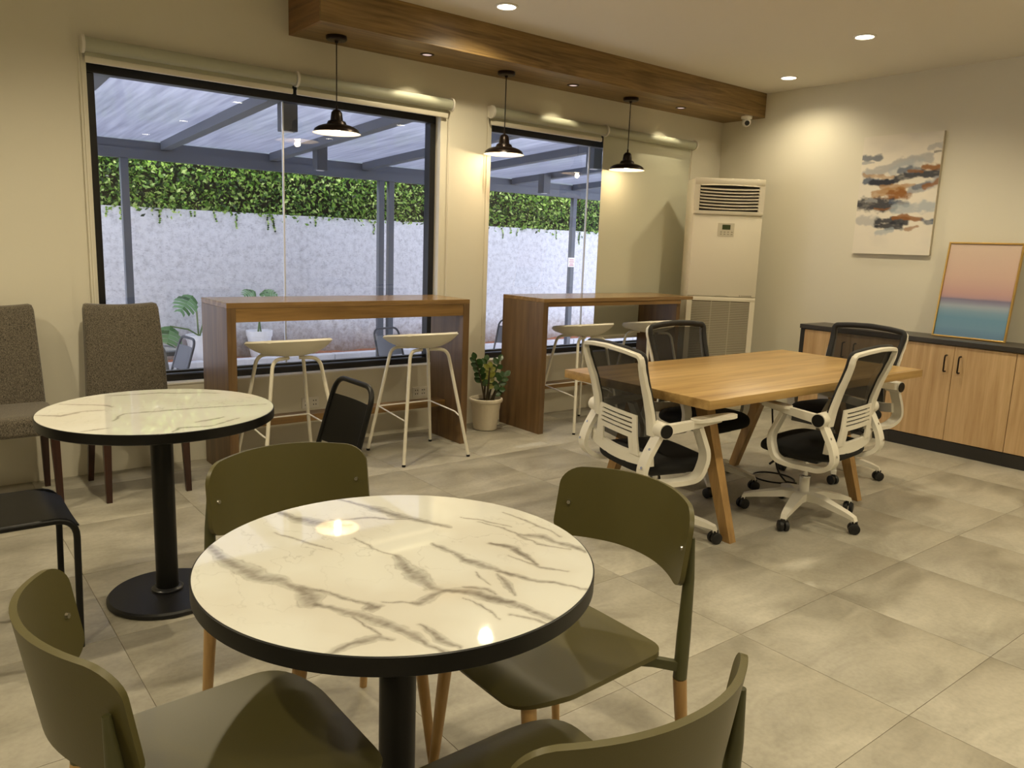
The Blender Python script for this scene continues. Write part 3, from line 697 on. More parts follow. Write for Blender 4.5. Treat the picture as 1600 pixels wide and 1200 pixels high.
# ================================================================== OLIVE CHAIRS
OLIVE = mat('olive_shell', S(82, 76, 38), 0.42, bump=(350, 0.03))
OLIVEP = mat('olive_post', S(74, 73, 42), 0.45)
BEECH = wood('beech_leg', S(158, 122, 72), S(198, 162, 108), 'z', 0.4)
STEELB = mat('bolt_steel', S(200, 198, 190), 0.25, 1.0)
def olive_chair(label):
    t = thing('olive_chair', label, 'chair', (0, 0, 0), 0, 'olive chairs around the marble table')
    # seat, front at -y
    def seat(u, v):
        r = 0.11; W_ = 0.205+0.012*(1-v)/2
        x = u*W_; fr = max(0.0, abs(u)-(1-r/W_))*W_; y1 = -0.205+(r-math.sqrt(max(0, r*r-fr*fr)))
        r2 = 0.05; br = max(0.0, abs(u)-(1-r2/W_))*W_; y2 = 0.205-(r2-math.sqrt(max(0, r2*r2-br*br)))
        y2 += 0.012*(1-u*u)
        y = y1+(y2-y1)*(v+1)/2
        z = 0.437-0.014*(1-u*u)*(1-((y-0.03)/0.24)**2)-0.03*max(0, (-y-0.12)/0.085)**2
        return (x, y, z)
    bm = bmesh.new(); sheet(bm, seat, 0, 0, 0.011, cosspace(31), np.linspace(-1, 1, 22)); finish('seat', bm, OLIVE, t, 45)
    # curved backrest
    def back(u, v):
        W_ = 0.222; r = 0.045; x = u*W_
        e = max(0.0, abs(u)-(1-r/W_))*W_; cut = r-math.sqrt(max(0, r*r-e*e))
        zt = 0.770+0.012*(1-u*u)-cut; zb = 0.585+0.008*(1-u*u)+cut*0.9
        z = zb+(zt-zb)*(v+1)/2
        y = 0.213+0.092*(1-abs(u)**2.1)+0.16*(z-0.60)
        return (x, y, z)
    bm = bmesh.new(); sheet(bm, back, 0, 0, 0.011, cosspace(37), np.linspace(-1, 1, 12)); bk = finish('backrest', bm, OLIVE, t, 45)
    for s in (-1, 1):
        p = Vector(back(s*0.885, -0.03)); n = Vector((-s*0.75, -1, 0.1)).normalized()
        cyl('bolt', p+n*0.002, p+n*0.010, 0.0075, STEELB, bk, 0.005, 12)
        # rear leg: green post above, beech below
        f = Vector((s*0.236, 0.275, 0)); k = Vector((s*0.224, 0.232, 0.372)); tp = Vector((s*0.210, 0.256, 0.705))
        bm = bmesh.new(); tube(bm, [k, k+(tp-k)*0.3, k+(tp-k)*0.72, tp], [0.0165, 0.0165, 0.013, 0.006], 14, sy=1.0); finish('rear_post', bm, OLIVEP, t, 60)
        cyl('leg', k, f, 0.0165, BEECH, t, 0.011, 14)
        ff = Vector((s*0.205, -0.172, 0)); fk = Vector((s*0.150, -0.165, 0.412)); cyl('leg', fk, ff, 0.017, BEECH, t, 0.011, 14)
        # bracket from seat to rear post
        bm = bmesh.new(); tube(bm, [(s*0.13, 0.10, 0.420), (s*0.185, 0.18, 0.412), (s*0.222, 0.228, 0.402)], 1.0, rect=True, sx=0.011, sy=0.008, ref=(0, 0, 1)); finish('bracket', bm, OLIVEP, t, 40)
    bm = bmesh.new(); abox(bm, -0.150, 0.150, -0.175, -0.152, 0.398, 0.414, 0.003); abox(bm, -0.15, -0.125, -0.152, 0.11, 0.40, 0.416, 0.003); abox(bm, 0.125, 0.15, -0.152, 0.11, 0.40, 0.416, 0.003); finish('seat_frame', bm, OLIVEP, t)
    return t
oc = olive_chair('olive chair on the side of the marble table toward the bar stools')
oc.location = (0.80, 1.705, 0)
dup(oc, (1.135, 1.275, 0), -PI/2, 'olive chair on the side of the marble table toward the office chairs')
dup(oc, (0.435, 1.285, 0), PI/2, 'olive chair on the side of the marble table opposite the office chairs')
dup(oc, (0.746, 0.874, 0), PI, 'olive chair on the side of the marble table away from the windows')

# ================================================================== GREY UPHOLSTERED CHAIRS
def fabric_mat():
    m = bpy.data.materials.new('grey_tweed'); m.use_nodes = True; nt = m.node_tree; L = nt.links.new; p = nt.nodes['Principled BSDF']; p.inputs['Roughness'].default_value = 0.95; p.inputs['Sheen Weight'].default_value = 0.2
    tc = nt.nodes.new('ShaderNodeTexCoord'); mp = nt.nodes.new('ShaderNodeMapping'); mp.inputs['Scale'].default_value = (330, 330, 170); L(tc.outputs['Object'], mp.inputs[0])
    n = nt.nodes.new('ShaderNodeTexNoise'); n.inputs['Scale'].default_value = 1.0; n.inputs['Detail'].default_value = 3; L(mp.outputs[0], n.inputs['Vector'])
    cr = nt.nodes.new('ShaderNodeValToRGB'); e = cr.color_ramp.elements; e[0].position = 0.34; e[0].color = S(48, 44, 38); e[1].position = 0.68; e[1].color = S(122, 113, 98); L(n.outputs['Fac'], cr.inputs[0]); L(cr.outputs[0], p.inputs['Base Color'])
    b = nt.nodes.new('ShaderNodeBump'); b.inputs['Strength'].default_value = 0.35; b.inputs['Distance'].default_value = 0.003; L(n.outputs['Fac'], b.inputs['Height']); L(b.outputs[0], p.inputs['Normal'])
    return m
TWEED = fabric_mat()
DKWOOD = wood('dark_leg', S(34, 16, 10), S(64, 34, 22), 'z', 0.35)
def pillow_box(bm, x0, x1, y0, y1, z0, z1, r, shear=0.0, dip=0.0, nx=14):
    vs = abox(bm, x0, x1, y0, y1, z0, z1)
    bmesh.ops.subdivide_edges(bm, edges=list({e for v in vs for e in v.link_edges}), cuts=nx, use_grid_fill=True)
    cx, cy = (x0+x1)/2, (y0+y1)/2
    for v in bm.verts:
        q = [v.co.x, v.co.y, v.co.z]
        lo = (x0+r, y0+r, z0+r); hi = (x1-r, y1-r, z1-r)
        c = Vector([min(max(q[i], lo[i]), hi[i]) for i in range(3)]); d = v.co-c
        if d.length > 1e-6: v.co = c+d.normalized()*min(r, d.length*1.0 if d.length < r else r)
def grey_chair(label):
    t = thing('upholstered_chair', label, 'chair', (0, 0, 0), 0, 'grey upholstered chairs along the wall')
    bm = bmesh.new(); pillow_box(bm, -0.215, 0.215, -0.235, 0.16, 0.375, 0.475, 0.025); finish('seat', bm, TWEED, t, 60)
    bm = bmesh.new(); pillow_box(bm, -0.205, 0.205, 0.13, 0.205, 0.378, 0.968, 0.024, nx=18)
    for v in bm.verts:
        s = (v.co.z-0.42)/0.55; v.co.y += 0.035*max(0, s)+0.10*max(0, s)**2*0.6+0.025*(v.co.x/0.2)**2*-1*max(0, s)
        v.co.x *= 1.0-0.10*max(0, s)
        if v.co.z > 0.8: v.co.z -= 0.014*(1-(v.co.x/0.19)**2)*((v.co.z-0.8)/0.16)
    finish('backrest', bm, TWEED, t, 60)
    for s in (-1, 1):
        for (x, y), (fx, fy) in (((s*0.185, -0.205), (s*0.192, -0.222)), ((s*0.185, 0.15), (s*0.195, 0.225))):
            bm = bmesh.new(); tube(bm, [(x, y, 0.385), (fx, fy, 0.0)], [1.0, 0.68], rect=True, sx=0.019, sy=0.019, ref=(1, 0, 0)); finish('leg', bm, DKWOOD, t)
    return t
gc = grey_chair('grey tweed upholstered chair by the edge of the wide window'); gc.location = (0.958, 4.40, 0)
dup(gc, (0.365, 4.41, 0), 0, 'grey tweed upholstered chair against the bare wall, farther from the window')

# ================================================================== BLACK METAL CHAIRS (also used on the patio)
BSHEET = mat('black_sheet', S(7, 7, 7), 0.4, spec=0.2)
def metal_chair(label, m_t, m_s, group):
    t = thing('metal_chair', label, 'chair', (0, 0, 0), 0, group)
    r = 0.0105
    for s in (-1, 1):   # side frame: front leg, seat rail
        tubeo('front_leg', smooth_path([(s*0.178, 0.17, 0.440), (s*0.178, -0.175, 0.440), (s*0.180, -0.166, 0.0)], 0.065, 7), r, m_t, t, 12)
    bm = bmesh.new(); tube(bm, smooth_path([(-0.178, 0.265, 0.0), (-0.165, 0.175, 0.44), (-0.158, 0.284, 0.80), (0.158, 0.284, 0.80), (0.165, 0.175, 0.44), (0.178, 0.265, 0.0)], 0.075, 7), r, 12); finish('back_frame', bm, m_t, t, 60)
    tubeo('stretcher', [(-0.172, 0.178, 0.434), (0.172, 0.178, 0.434)], r*0.9, m_t, t, 10)
    def seat(u, v):
        y = -0.172+0.332*(v+1)/2; f = max(0, (-y-0.09)/0.082)
        return (u*0.173, y-0.010*f, 0.4475-0.035*f*f-0.006*(1-u*u))
    bm = bmesh.new(); sheet(bm, seat, 9, 16, 0.004); finish('seat', bm, m_s, t, 60)
    def bk(u, v):
        z = 0.545+0.188*(v+1)/2; y = 0.175+(z-0.44)/0.355*0.11
        return (u*0.151, y+0.012*(1-u*u), z)
    bm = bmesh.new(); sheet(bm, bk, 11, 5, 0.005); finish('backrest', bm, m_s, t, 60)
    return t
mc = metal_chair('black metal chair with its back toward the bar stools', BLACK, BSHEET, 'black metal chairs at the second marble table')
mc.location = (1.105, 2.73, 0); mc.rotation_euler = (0, 0, -PI/2)
dup(mc, (0.225, 2.89, 0), PI/2, 'black metal chair whose seat faces the second marble table from the wall side')
DGREY = mat('patio_chair_tube', S(66, 68, 74), 0.45); DGREY2 = mat('patio_chair_sheet', S(92, 95, 102), 0.45)
pc = metal_chair('grey metal patio chair standing alone with its back to the garden kerb', DGREY, DGREY2, 'grey metal chairs on the patio')
pc.location = (1.55, 6.5, GZ); pc.rotation_euler = (0, 0, -PI/2+0.06)
pc['label'] = 'grey metal patio chair outside beside the white pot with the larger plant'
dup(pc, (1.47, 5.93, GZ), 0.2, 'grey metal patio chair outside half hidden by the grey tweed chair')
dup(pc, (3.76, 6.35, GZ), 0.25, 'grey metal patio chair outside behind the bar stool')
dup(pc, (5.15, 6.75, GZ), -1.2, 'grey metal patio chair outside the narrower window above the potted plant')
t = thing('patio_table', 'dark small square patio table outside beside the grey chairs', 'table', (1.60, 7.2, GZ))
box('table_top', -0.3, 0.3, -0.3, 0.3, 0.60, 0.635, mat('patio_top', S(60, 62, 66), 0.5), t, 0.004)
for sx in (-1, 1):
    for sy in (-1, 1): cyl('leg', (sx*0.26, sy*0.26, 0), (sx*0.26, sy*0.26, 0.6), 0.014, DGREY, t, seg=10)

# ================================================================== BAR TABLES
BARW = wood('bar_oak', S(108, 80, 42), S(156, 122, 74), 'x', 0.36, 0.9, 0.4)
BARV = wood('bar_oak_upright', S(86, 64, 40), S(126, 98, 64), 'z', 0.4, 0.9, 0.4)
BART = wood('bar_oak_top', S(112, 84, 50), S(160, 128, 84), 'x', 0.2, 0.9, 0.4)
t = thing('bar_table', 'oak bar table under the wide window with two upright end panels', 'bar table', (2.2, 4.5, 0), 0, 'oak bar tables')
def bp(nm, x0, x1, y0, y1, z0, z1, m): box(nm, x0-2.2, x1-2.2, y0-4.5, y1-4.5, z0, z1, m, t, 0.002)
bp('table_top', 1.402, 3.005, 4.262, 4.70, 0.955, 0.985, BART)
bp('side_panel', 1.402, 1.452, 4.262, 4.70, 0.0, 0.955, BARV)
bp('side_panel', 2.955, 3.005, 4.262, 4.66, 0.0, 0.955, BARV)
bp('apron', 1.452, 2.955, 4.264, 4.284, 0.878, 0.955, BARW)
bp('apron', 1.452, 2.955, 4.66, 4.68, 0.878, 0.955, BARW)
bp('footrest', 1.452, 2.955, 4.46, 4.57, 0.232, 0.275, BARW)
t = thing('bar_table', 'oak bar table beside the lowered blind with its top overhanging one leg', 'bar table', (4.4, 4.45, 0), 0, 'oak bar tables')
def bp(nm, x0, x1, y0, y1, z0, z1, m): box(nm, x0-4.4, x1-4.4, y0-4.45, y1-4.45, z0, z1, m, t, 0.002)
bp('table_top', 3.605, 5.24, 4.205, 4.68, 0.958, 0.985, BART)
bp('side_panel', 3.605, 3.650, 4.205, 4.68, 0.0, 0.958, BARV)
bp('side_panel', 5.10, 5.145, 4.255, 4.68, 0.0, 0.958, BARV)
bp('apron', 3.650, 5.10, 4.215, 4.235, 0.925, 0.958, BARW)
bp('footrest', 3.650, 5.10, 4.565, 4.66, 0.245, 0.285, BARW)

# ================================================================== BAR STOOLS
STOOLW = mat('stool_white', S(222, 217, 202), 0.45)
def stool(label):
    t = thing('bar_stool', label, 'stool', (0, 0, 0), 0, 'white bar stools')
    # seat shell: front lip toward +y, raised rim toward -y
    def sh(u, v):
        k = u*math.sqrt(1-v*v/2); l = v*math.sqrt(1-u*u/2)
        x = 0.235*k; y = 0.20*l; rr = math.hypot(k, l)
        back = max(0.0, -l)
        z = 0.700+0.074*rr**3.6*(0.55+0.45*(1 if l < 0 else (1-l)))+0.030*back*rr**2-0.040*max(0, (l-0.5)/0.5)**2
        return (x*(1+0.05*back), y-0.035*back*rr, z)
    bm = bmesh.new(); sheet(bm, sh, 27, 27, 0.015); finish('seat', bm, STOOLW, t, 60)
    for sx in (-1, 1):
        for sy in (-1, 1):
            p = smooth_path([(sx*0.03, sy*0.075, 0.688), (sx*0.135, sy*0.115, 0.688), (sx*0.238, sy*0.228, 0.012)], 0.07, 6)
            lg = tubeo('leg', p, 0.0105, STOOLW, t, 12)
            cyl('foot_cap', (sx*0.238, sy*0.228, 0.0), (sx*0.2375, sy*0.2275, 0.013), 0.0115, BLACK, lg, seg=12)
    zf = 0.30; a = 0.193; b = 0.176
    bm = bmesh.new(); tube(bm, smooth_path([(-a, -b, zf-0.035), (-a-0.012, -b+0.06, zf-0.022), (-a, b, zf+0.0), (a, b, zf+0.0), (a+0.012, -b+0.06, zf-0.022), (a, -b, zf-0.035)], 0.015, 4), 0.0048, 8); finish('footrest', bm, mat('footrest_white', S(236, 232, 222), 0.3), t, 60)
    return t
st = stool('white bar stool at the wide window bar, nearer the grey chairs'); st.location = (1.72, 4.20, 0)
dup(st, (2.585, 4.205, 0), 0, 'white bar stool at the wide window bar, nearer the potted plant')
dup(st, (4.07, 4.30, 0), 0.0, 'white bar stool in front of the other bar table, beside its full end panel')
dup(st, (4.845, 4.315, 0), 0.0, 'white bar stool in front of the lowered blind, partly behind an office chair')

# ================================================================== POTTED PLANT
t = thing('potted_plant', 'glossy green plant in a cream pot between the two bar tables', 'potted plant', (3.372, 4.545, 0))
bm = bmesh.new(); lathe(bm, [(0, 0), (0.078, 0), (0.086, 0.006), (0.112, 0.205), (0.122, 0.209), (0.127, 0.220), (0.124, 0.233), (0.112, 0.236), (0.106, 0.226), (0.104, 0.205), (0, 0.205)], 40); finish('pot', bm, mat('pot_cream', S(216, 206, 184), 0.6, bump=(60, 0.15), var=(30, 0.05)), t, 40)
bm = bmesh.new(); lathe(bm, [(0, 0.213), (0.06, 0.211), (0.1045, 0.206)], 24, cap=False); finish('soil', bm, mat('potting_soil', S(46, 34, 26), 0.95, bump=(80, 0.8)), t)
ZLEAF = [mat('zz_leaf_dark', S(44, 74, 34), 0.28), mat('zz_leaf_olive', S(122, 124, 44), 0.35)]
ZSTEM = mat('zz_stem', S(58, 50, 30), 0.5)
rnd = random.Random(5)
def zz(px_, tip, n, mi, fat=1.0):
    a = Vector((px_[0], px_[1], 0.205)); b = Vector(tip); mid = (a+b)/2+Vector((0, 0, 0.05))
    pts = [(1-s)**2*a+2*s*(1-s)*mid+s*s*b for s in np.linspace(0, 1, 8)]
    tubeo('stem', pts, [0.008*fat*(1-0.6*k/7) for k in range(8)], ZSTEM, t, 8)
    for k in range(n):
        s = 0.32+0.66*k/(n-1); p = (1-s)**2*a+2*s*(1-s)*mid+s*s*b; tg = ((1-s)*(mid-a)+s*(b-mid)).normalized()
        sd = tg.cross(Vector((0.6, 0.8, 0.1))).normalized()*(1 if k % 2 else -1)
        d = (sd*0.85+tg*0.62+Vector((rnd.uniform(-.25, .25), rnd.uniform(-.35, .15), 0.1))).normalized()
        if k == n-1: d = tg
        nrm = d.cross(tg.cross(d)).normalized() if d.cross(tg).length > 1e-3 else Vector((0, 0, 1))
        wv = d.cross(Vector((-0.6, -0.75, 0.3))).normalized(); up = wv.cross(d); L_ = 0.055*rnd.uniform(0.85, 1.15)
        bm = bmesh.new(); N = 7; rows = []
        for q in range(N):
            e = q/(N-1); w = 0.021*math.sin(PI*min(0.97, 0.06+0.9*e))**0.8; c = p+d*L_*e+up*(-0.012*e*e)
            rows.append([bm.verts.new(c-wv*w+up*0.004), bm.verts.new(c), bm.verts.new(c+wv*w+up*0.004)])
        for q in range(N-1):
            for j in range(2): bm.faces.new([rows[q][j], rows[q+1][j], rows[q+1][j+1], rows[q][j+1]])
        finish('leaf', bm, ZLEAF[mi], t, 0)
zz((-0.02, -0.02), (-0.115, -0.01, 0.535), 11, 0)
zz((0.005, -0.01), (0.02, -0.01, 0.46), 9, 1, 1.4)
zz((0.02, 0.0), (0.13, 0.02, 0.50), 7, 0)
zz((0.03, -0.02), (0.125, -0.06, 0.40), 7, 0)
zz((0.0, 0.02), (0.04, 0.06, 0.50), 7, 0)
zz((0.03, -0.04), (0.075, -0.06, 0.30), 3, 0)
# ================================================================== MEETING TABLE
OAKT = wood('meeting_oak', S(150, 117, 66), S(198, 164, 106), 'x', 0.36, 0.7, 0.5)
OAKE = wood('meeting_oak_edge', S(96, 72, 40), S(140, 108, 66), 'x', 0.45, 0.9, 0.3)
OAKL = wood('meeting_leg', S(132, 100, 56), S(178, 142, 90), 'z', 0.42, 0.9, 0.4)
t = thing('meeting_table', 'rectangular oak meeting table with slanted wooden legs', 'table', (3.716, 2.522, 0))
bm = bmesh.new(); abox(bm, -0.990, 0.990, -0.468, 0.468, 0.677, 0.72, 0.003); finish('table_top', bm, OAKT, t, 30)
for x in (-0.69, 0.48):
    for s in (-1, 1):
        bm = bmesh.new(); tube(bm, [(x, s*0.415, 0.0), (x, s*0.20, 0.662)], [0.85, 1.15], rect=True, sx=0.027, sy=0.030, ref=(1, 0, 0))
        for v in bm.verts:
            if v.co.z < 0.05: v.co.z = 0.0
        finish('leg', bm, OAKL, t)
    box('cross_rail', x-0.03, x+0.03, -0.24, 0.24, 0.658, 0.677, OAKL, t, 0.003)
box('apron', -0.66, 0.45, -0.02, 0.02, 0.60, 0.677, OAKE, t, 0.002)

# ================================================================== OFFICE CHAIRS
WPLAS = mat('white_plastic', S(228, 224, 212), 0.36)
SEATF = mat('black_seat_fabric', S(8, 8, 9), 0.9, bump=(500, 0.2))
CASTM = mat('caster_black', S(20, 20, 21), 0.45)
CHROME = mat('chrome', S(200, 200, 200), 0.15, 1.0)
def mesh_mat():
    m = bpy.data.materials.new('black_mesh_fabric'); m.use_nodes = True; nt = m.node_tree; L = nt.links.new
    p = nt.nodes['Principled BSDF']; p.inputs['Base Color'].default_value = S(22, 21, 20); p.inputs['Roughness'].default_value = 0.8
    tr = nt.nodes.new('ShaderNodeBsdfTransparent'); mx = nt.nodes.new('ShaderNodeMixShader'); mx.inputs[0].default_value = 0.83
    L(tr.outputs[0], mx.inputs[1]); L(p.outputs[0], mx.inputs[2]); L(mx.outputs[0], nt.nodes['Material Output'].inputs[0])
    return m
MESHM = mesh_mat()
def back_y(x, z):      # back curve, rear is -y
    s = (z-0.42)/0.48
    s = min(1.1, max(0, s)); return -0.205-0.085*s+0.030*math.sin(PI*min(1, s*1.15))+0.30*x*x
def office_chair(label):
    t = thing('office_chair', label, 'office chair', (0, 0, 0), 0, 'white framed mesh office chairs')
    for k in range(5):
        a = 2*PI*k/5-0.466; c, s = math.cos(a), math.sin(a)
        bm = bmesh.new(); tube(bm, [(c*0.02, s*0.02, 0.115), (c*0.10, s*0.10, 0.118), (c*0.25, s*0.25, 0.088), (c*0.292, s*0.292, 0.076), (c*0.300, s*0.300, 0.056)], [1.25, 1.1, 0.75, 0.6, 0.55], rect=True, sx=0.017, sy=0.026, ref=(0.01*c, 0.01*s, 1)); finish('base_arm', bm, WPLAS, t, 35)
        ct = bmesh.new(); w = Vector((-math.sin(a+0.7), math.cos(a+0.7), 0)); p0 = Vector((c*0.298, s*0.298, 0.0275))
        for q in (-1, 1): tube(ct, [p0+w*q*0.005, p0+w*q*0.010, p0+w*q*0.022, p0+w*q*0.025], [0.026, 0.0275, 0.0275, 0.022], 18)
        tube(ct, [p0+Vector((0, 0, 0.012)), p0+Vector((0, 0, 0.036))], 0.016, 12)
        finish('caster', ct, CASTM, t, 40)
    bm = bmesh.new(); lathe(bm, [(0, 0.09), (0.036, 0.09), (0.04, 0.10), (0.034, 0.135), (0.026, 0.14), (0.025, 0.215), (0, 0.215)], 24); finish('column_sleeve', bm, WPLAS, t, 40)
    bm = bmesh.new(); lathe(bm, [(0, 0.215), (0.029, 0.215), (0.029, 0.222), (0.014, 0.224), (0.014, 0.33), (0, 0.33)], 20); finish('gas_lift', bm, CHROME, t, 40)
    box('tilt_mechanism', -0.10, 0.10, -0.10, 0.11, 0.318, 0.352, CASTM, t, 0.01)
    tubeo('lever', smooth_path([(-0.09, 0.05, 0.335), (-0.20, 0.06, 0.335), (-0.27, 0.065, 0.315)], 0.03, 4), [0.005]*6+[0.009, 0.009] if False else 0.006, CASTM, t, 8)
    # seat cushion
    bm = bmesh.new(); n = 25; m_ = 40; rings = []
    for j in range(n):
        ph = -PI/2+PI*j/(n-1); cz = math.copysign(abs(math.sin(ph))**0.75, math.sin(ph)); cr = abs(math.cos(ph))**0.55
        ring = []
        for k in range(m_):
            th = 2*PI*k/m_; ex = 0.52
            x = math.copysign(abs(math.cos(th))**ex, math.cos(th))*0.235*cr; y = math.copysign(abs(math.sin(th))**ex, math.sin(th))*0.215*cr-0.02
            z = 0.393+0.046*cz-0.028*max(0, (y-0.08)/0.135)**2
            ring.append(bm.verts.new((x, y, z)))
        rings.append(ring)
    for a, b in zip(rings, rings[1:]):
        for k in range(m_): bm.faces.new([a[k], a[(k+1) % m_], b[(k+1) % m_], b[k]])
    bmesh.ops.remove_doubles(bm, verts=bm.verts, dist=1e-5)
    finish('seat', bm, SEATF, t, 60)
    # back frame: two stiles and an arched top rail in one sweep
    def prof(x, z): return Vector((x, back_y(x, z)-0.012, z))
    path = [prof(-0.234, 0.555), prof(-0.231, 0.64), prof(-0.232, 0.73), prof(-0.238, 0.80), prof(-0.244, 0.855), prof(-0.247, 0.888), prof(-0.234, 0.904), prof(-0.14, 0.914), prof(0, 0.920)]
    path = path+[Vector((-p.x, p.y, p.z)) for p in path[-2::-1]]
    wd = [1.7, 1.6, 1.4, 1.15, 0.95, 0.75, 0.6, 0.6, 0.6]; wd = wd+wd[-2::-1]
    bm = bmesh.new(); P = smooth_path(path, 0.02, 3)
    rr = [0]*len(P)
    for i, p in enumerate(P):
        j = min(range(len(path)), key=lambda q: (path[q]-p).length); rr[i] = wd[j]
    # orient the wide face of the strap toward the rear
    rings = []
    for i in range(len(P)):
        T = (P[min(i+1, len(P)-1)]-P[max(i-1, 0)]).normalized(); nrm = Vector((0, -1, 0)); nrm = (nrm-T*nrm.dot(T)).normalized(); sd = T.cross(nrm)
        rings.append([bm.verts.new(P[i]+sd*a*rr[i]+nrm*b) for a, b in ((0.018, -0.010), (0.018, 0.005), (0.011, 0.012), (-0.011, 0.012), (-0.018, 0.005), (-0.018, -0.010))])
    for a, b in zip(rings, rings[1:]):
        for k in range(6): bm.faces.new([a[k], a[(k+1) % 6], b[(k+1) % 6], b[k]])
    bm.faces.new(rings[0]); bm.faces.new(rings[-1]); finish('back_frame', bm, WPLAS, t, 40)
    # black trim on the front of the frame
    bm = bmesh.new(); tube(bm, [p+Vector((0, 0.016, 0.004)) for p in P], 0.011, 8, sx=1.0, sy=1.6, ref=(0, 1, 0)); finish('mesh_trim', bm, mat('mesh_trim_black', S(24, 23, 24), 0.6), t, 60)
    def ms(u, v):
        z = 0.475+0.425*(v+1)/2; hw = 0.222+0.016*min(1, max(0, (z-0.60)/0.25)); x = u*hw
        if z > 0.86: z -= 0.010*u*u
        return (x, back_y(x, z)+0.006, z)
    bm = bmesh.new(); g = [[bm.verts.new(ms(u, v)) for v in np.linspace(-1, 1, 14)] for u in np.linspace(-1, 1, 15)]
    for i in range(14):
        for j in range(13): bm.faces.new([g[i][j], g[i+1][j], g[i+1][j+1], g[i][j+1]])
    finish('mesh_panel', bm, MESHM, t, 180)
    # lumbar plate with slots
    bm = bmesh.new()
    def plate(x0, x1, z0, z1):
        nx = 8; 
        def f(u, v):
            x = x0+(x1-x0)*(u+1)/2; z = z0+(z1-z0)*(v+1)/2
            return (x*(1+0.22*(0.62-z)/0.2), back_y(x, z)-0.018-0.018*math.sin(PI*min(1, max(0, (z-0.40)/0.26))), z)
        sheet(bm, f, nx, 3, 0.008)
    for z0, z1 in ((0.612, 0.628), (0.592, 0.604), (0.572, 0.584), (0.552, 0.564), (0.522, 0.544)): plate(-0.128, 0.128, z0, z1)
    plate(-0.160, -0.128, 0.45, 0.628); plate(0.128, 0.160, 0.45, 0.628)
    plate(-0.128, -0.100, 0.45, 0.522); plate(0.100, 0.128, 0.45, 0.522)
    finish('lumbar_plate', bm, WPLAS, t, 50)
    bm = bmesh.new(); tube(bm, [(x, back_y(x, 0.43)-0.020, 0.428+0.02*(abs(x)/0.25)**2) for x in np.linspace(-0.262, 0.262, 15)], 1.0, rect=True, sx=0.028, sy=0.010, ref=(0, 0, 1)); finish('back_bridge', bm, WPLAS, t, 50)
    # armrests: one loop strap, cylinder, arm and pad per side
    for s in (-1, 1):
        X = s*0.272
        lp = smooth_path([(X, -0.175, 0.585), (X, -0.245, 0.46), (X*0.99, -0.262, 0.385), (X*0.92, -0.20, 0.335), (X*0.88, -0.02, 0.330), (X*0.97, 0.045, 0.352), (X, 0.075, 0.455), (X, 0.015, 0.592)], 0.045, 6)
        bm = bmesh.new(); tube(bm, lp, 1.0, rect=True, sx=0.030, sy=0.011, ref=(1, 0, 0)); arm = finish('arm_loop', bm, WPLAS, t, 40)
        for y, z in ((-0.222, 0.505), (-0.258, 0.425)): cyl('screw', (X+s*0.008, y-0.009, z), (X+s*0.008, y-0.0125, z+0.001), 0.006, CHROME, arm, seg=10)
        cyl('arm_pivot', (X-s*0.045, -0.178, 0.588), (X+s*0.045, -0.178, 0.588), 0.034, WPLAS, t, seg=28)
        bm = bmesh.new(); tube(bm, [(X+s*0.022, -0.178, 0.590), (X+s*0.022, -0.06, 0.603), (X+s*0.022, 0.12, 0.624)], [1.0, 0.9, 0.6], rect=True, sx=0.021, sy=0.016, ref=(0, 0, 1)); finish('arm_bar', bm, WPLAS, t, 40)
        cyl('pivot_cap', (X+s*0.044, -0.178, 0.588), (X+s*0.049, -0.178, 0.588), 0.030, BLACK, t, seg=24)
        def pad(u, v):
            y = 0.085+u*0.118; hw = 0.036*math.sqrt(max(0.0, 1-abs(u)**6)); return (X+s*0.022+v*hw, y, 0.630+0.05*u*0.15)
        bm = bmesh.new(); sheet(bm, pad, 0, 7, 0.014, [c*0.985 for c in cosspace(17)]); finish('arm_pad', bm, WPLAS, t, 50)
    return t
def face(dx, dy): return math.atan2(-dx, dy)     # chair front is +y
oc1 = office_chair('white framed mesh office chair at the end of the meeting table toward the marble tables'); oc1.location = (2.80, 2.39, 0); oc1.rotation_euler = (0, 0, face(0.966, -0.259))
dup(oc1, (3.67, 2.125, 0), face(-0.10, 1.0), 'white framed mesh office chair on the long table side away from the windows')
dup(oc1, (3.70, 2.80, 0), face(0.0, -1.0), 'white framed mesh office chair on the window side of the meeting table')
fr = dup(oc1, (4.605, 2.52, 0), face(-0.995, 0.1), 'white framed mesh office chair at the end of the meeting table by the cabinets')
for c in fr.children:      # its castor base is turned on the column
    if c.name.startswith(('base_arm', 'caster')): c.rotation_euler = (0, 0, math.radians(14.4))

# floor cable
bm = bmesh.new()
pts = [(4.09, 2.64, 0.676), (4.088, 2.625, 0.44), (4.076, 2.58, 0.21), (4.07, 2.535, 0.07), (4.11, 2.485, 0.0065)]
pts += [(4.135+0.115*math.cos(q), 2.60+0.125*math.sin(q), 0.0065+0.0004*k) for k, q in enumerate(np.linspace(-1.5, 2*PI-1.9, 20))]
pts += [(4.10, 2.49, 0.02), (4.16, 2.46, 0.0065)]
tube(bm, smooth_path(pts, 0.06, 4), 0.0055, 8)
tag(finish('power_cable', bm, BLACK, None, 60), 'black power cable hanging from the meeting table and coiled on the floor', 'cable')

# ================================================================== AIR CONDITIONER
ACW = mat('ac_cream', S(222, 214, 194), 0.42); ACD = mat('ac_dark', S(24, 20, 18), 0.6); ACG = mat('ac_grille', S(196, 188, 168), 0.45)
acx, acy = (5.322+5.782)/2, (4.341+3.976)/2
t = thing('air_conditioner', 'tall cream floor standing air conditioner set across the room corner', 'air conditioner', (acx, acy, 0), -0.6717)
w, d, h = 0.293, 0.29, 1.963      # half width; local front is -y at y=0
box('body', -w, w, 0.012, d, 0, h, ACW, t, 0.012, 30)
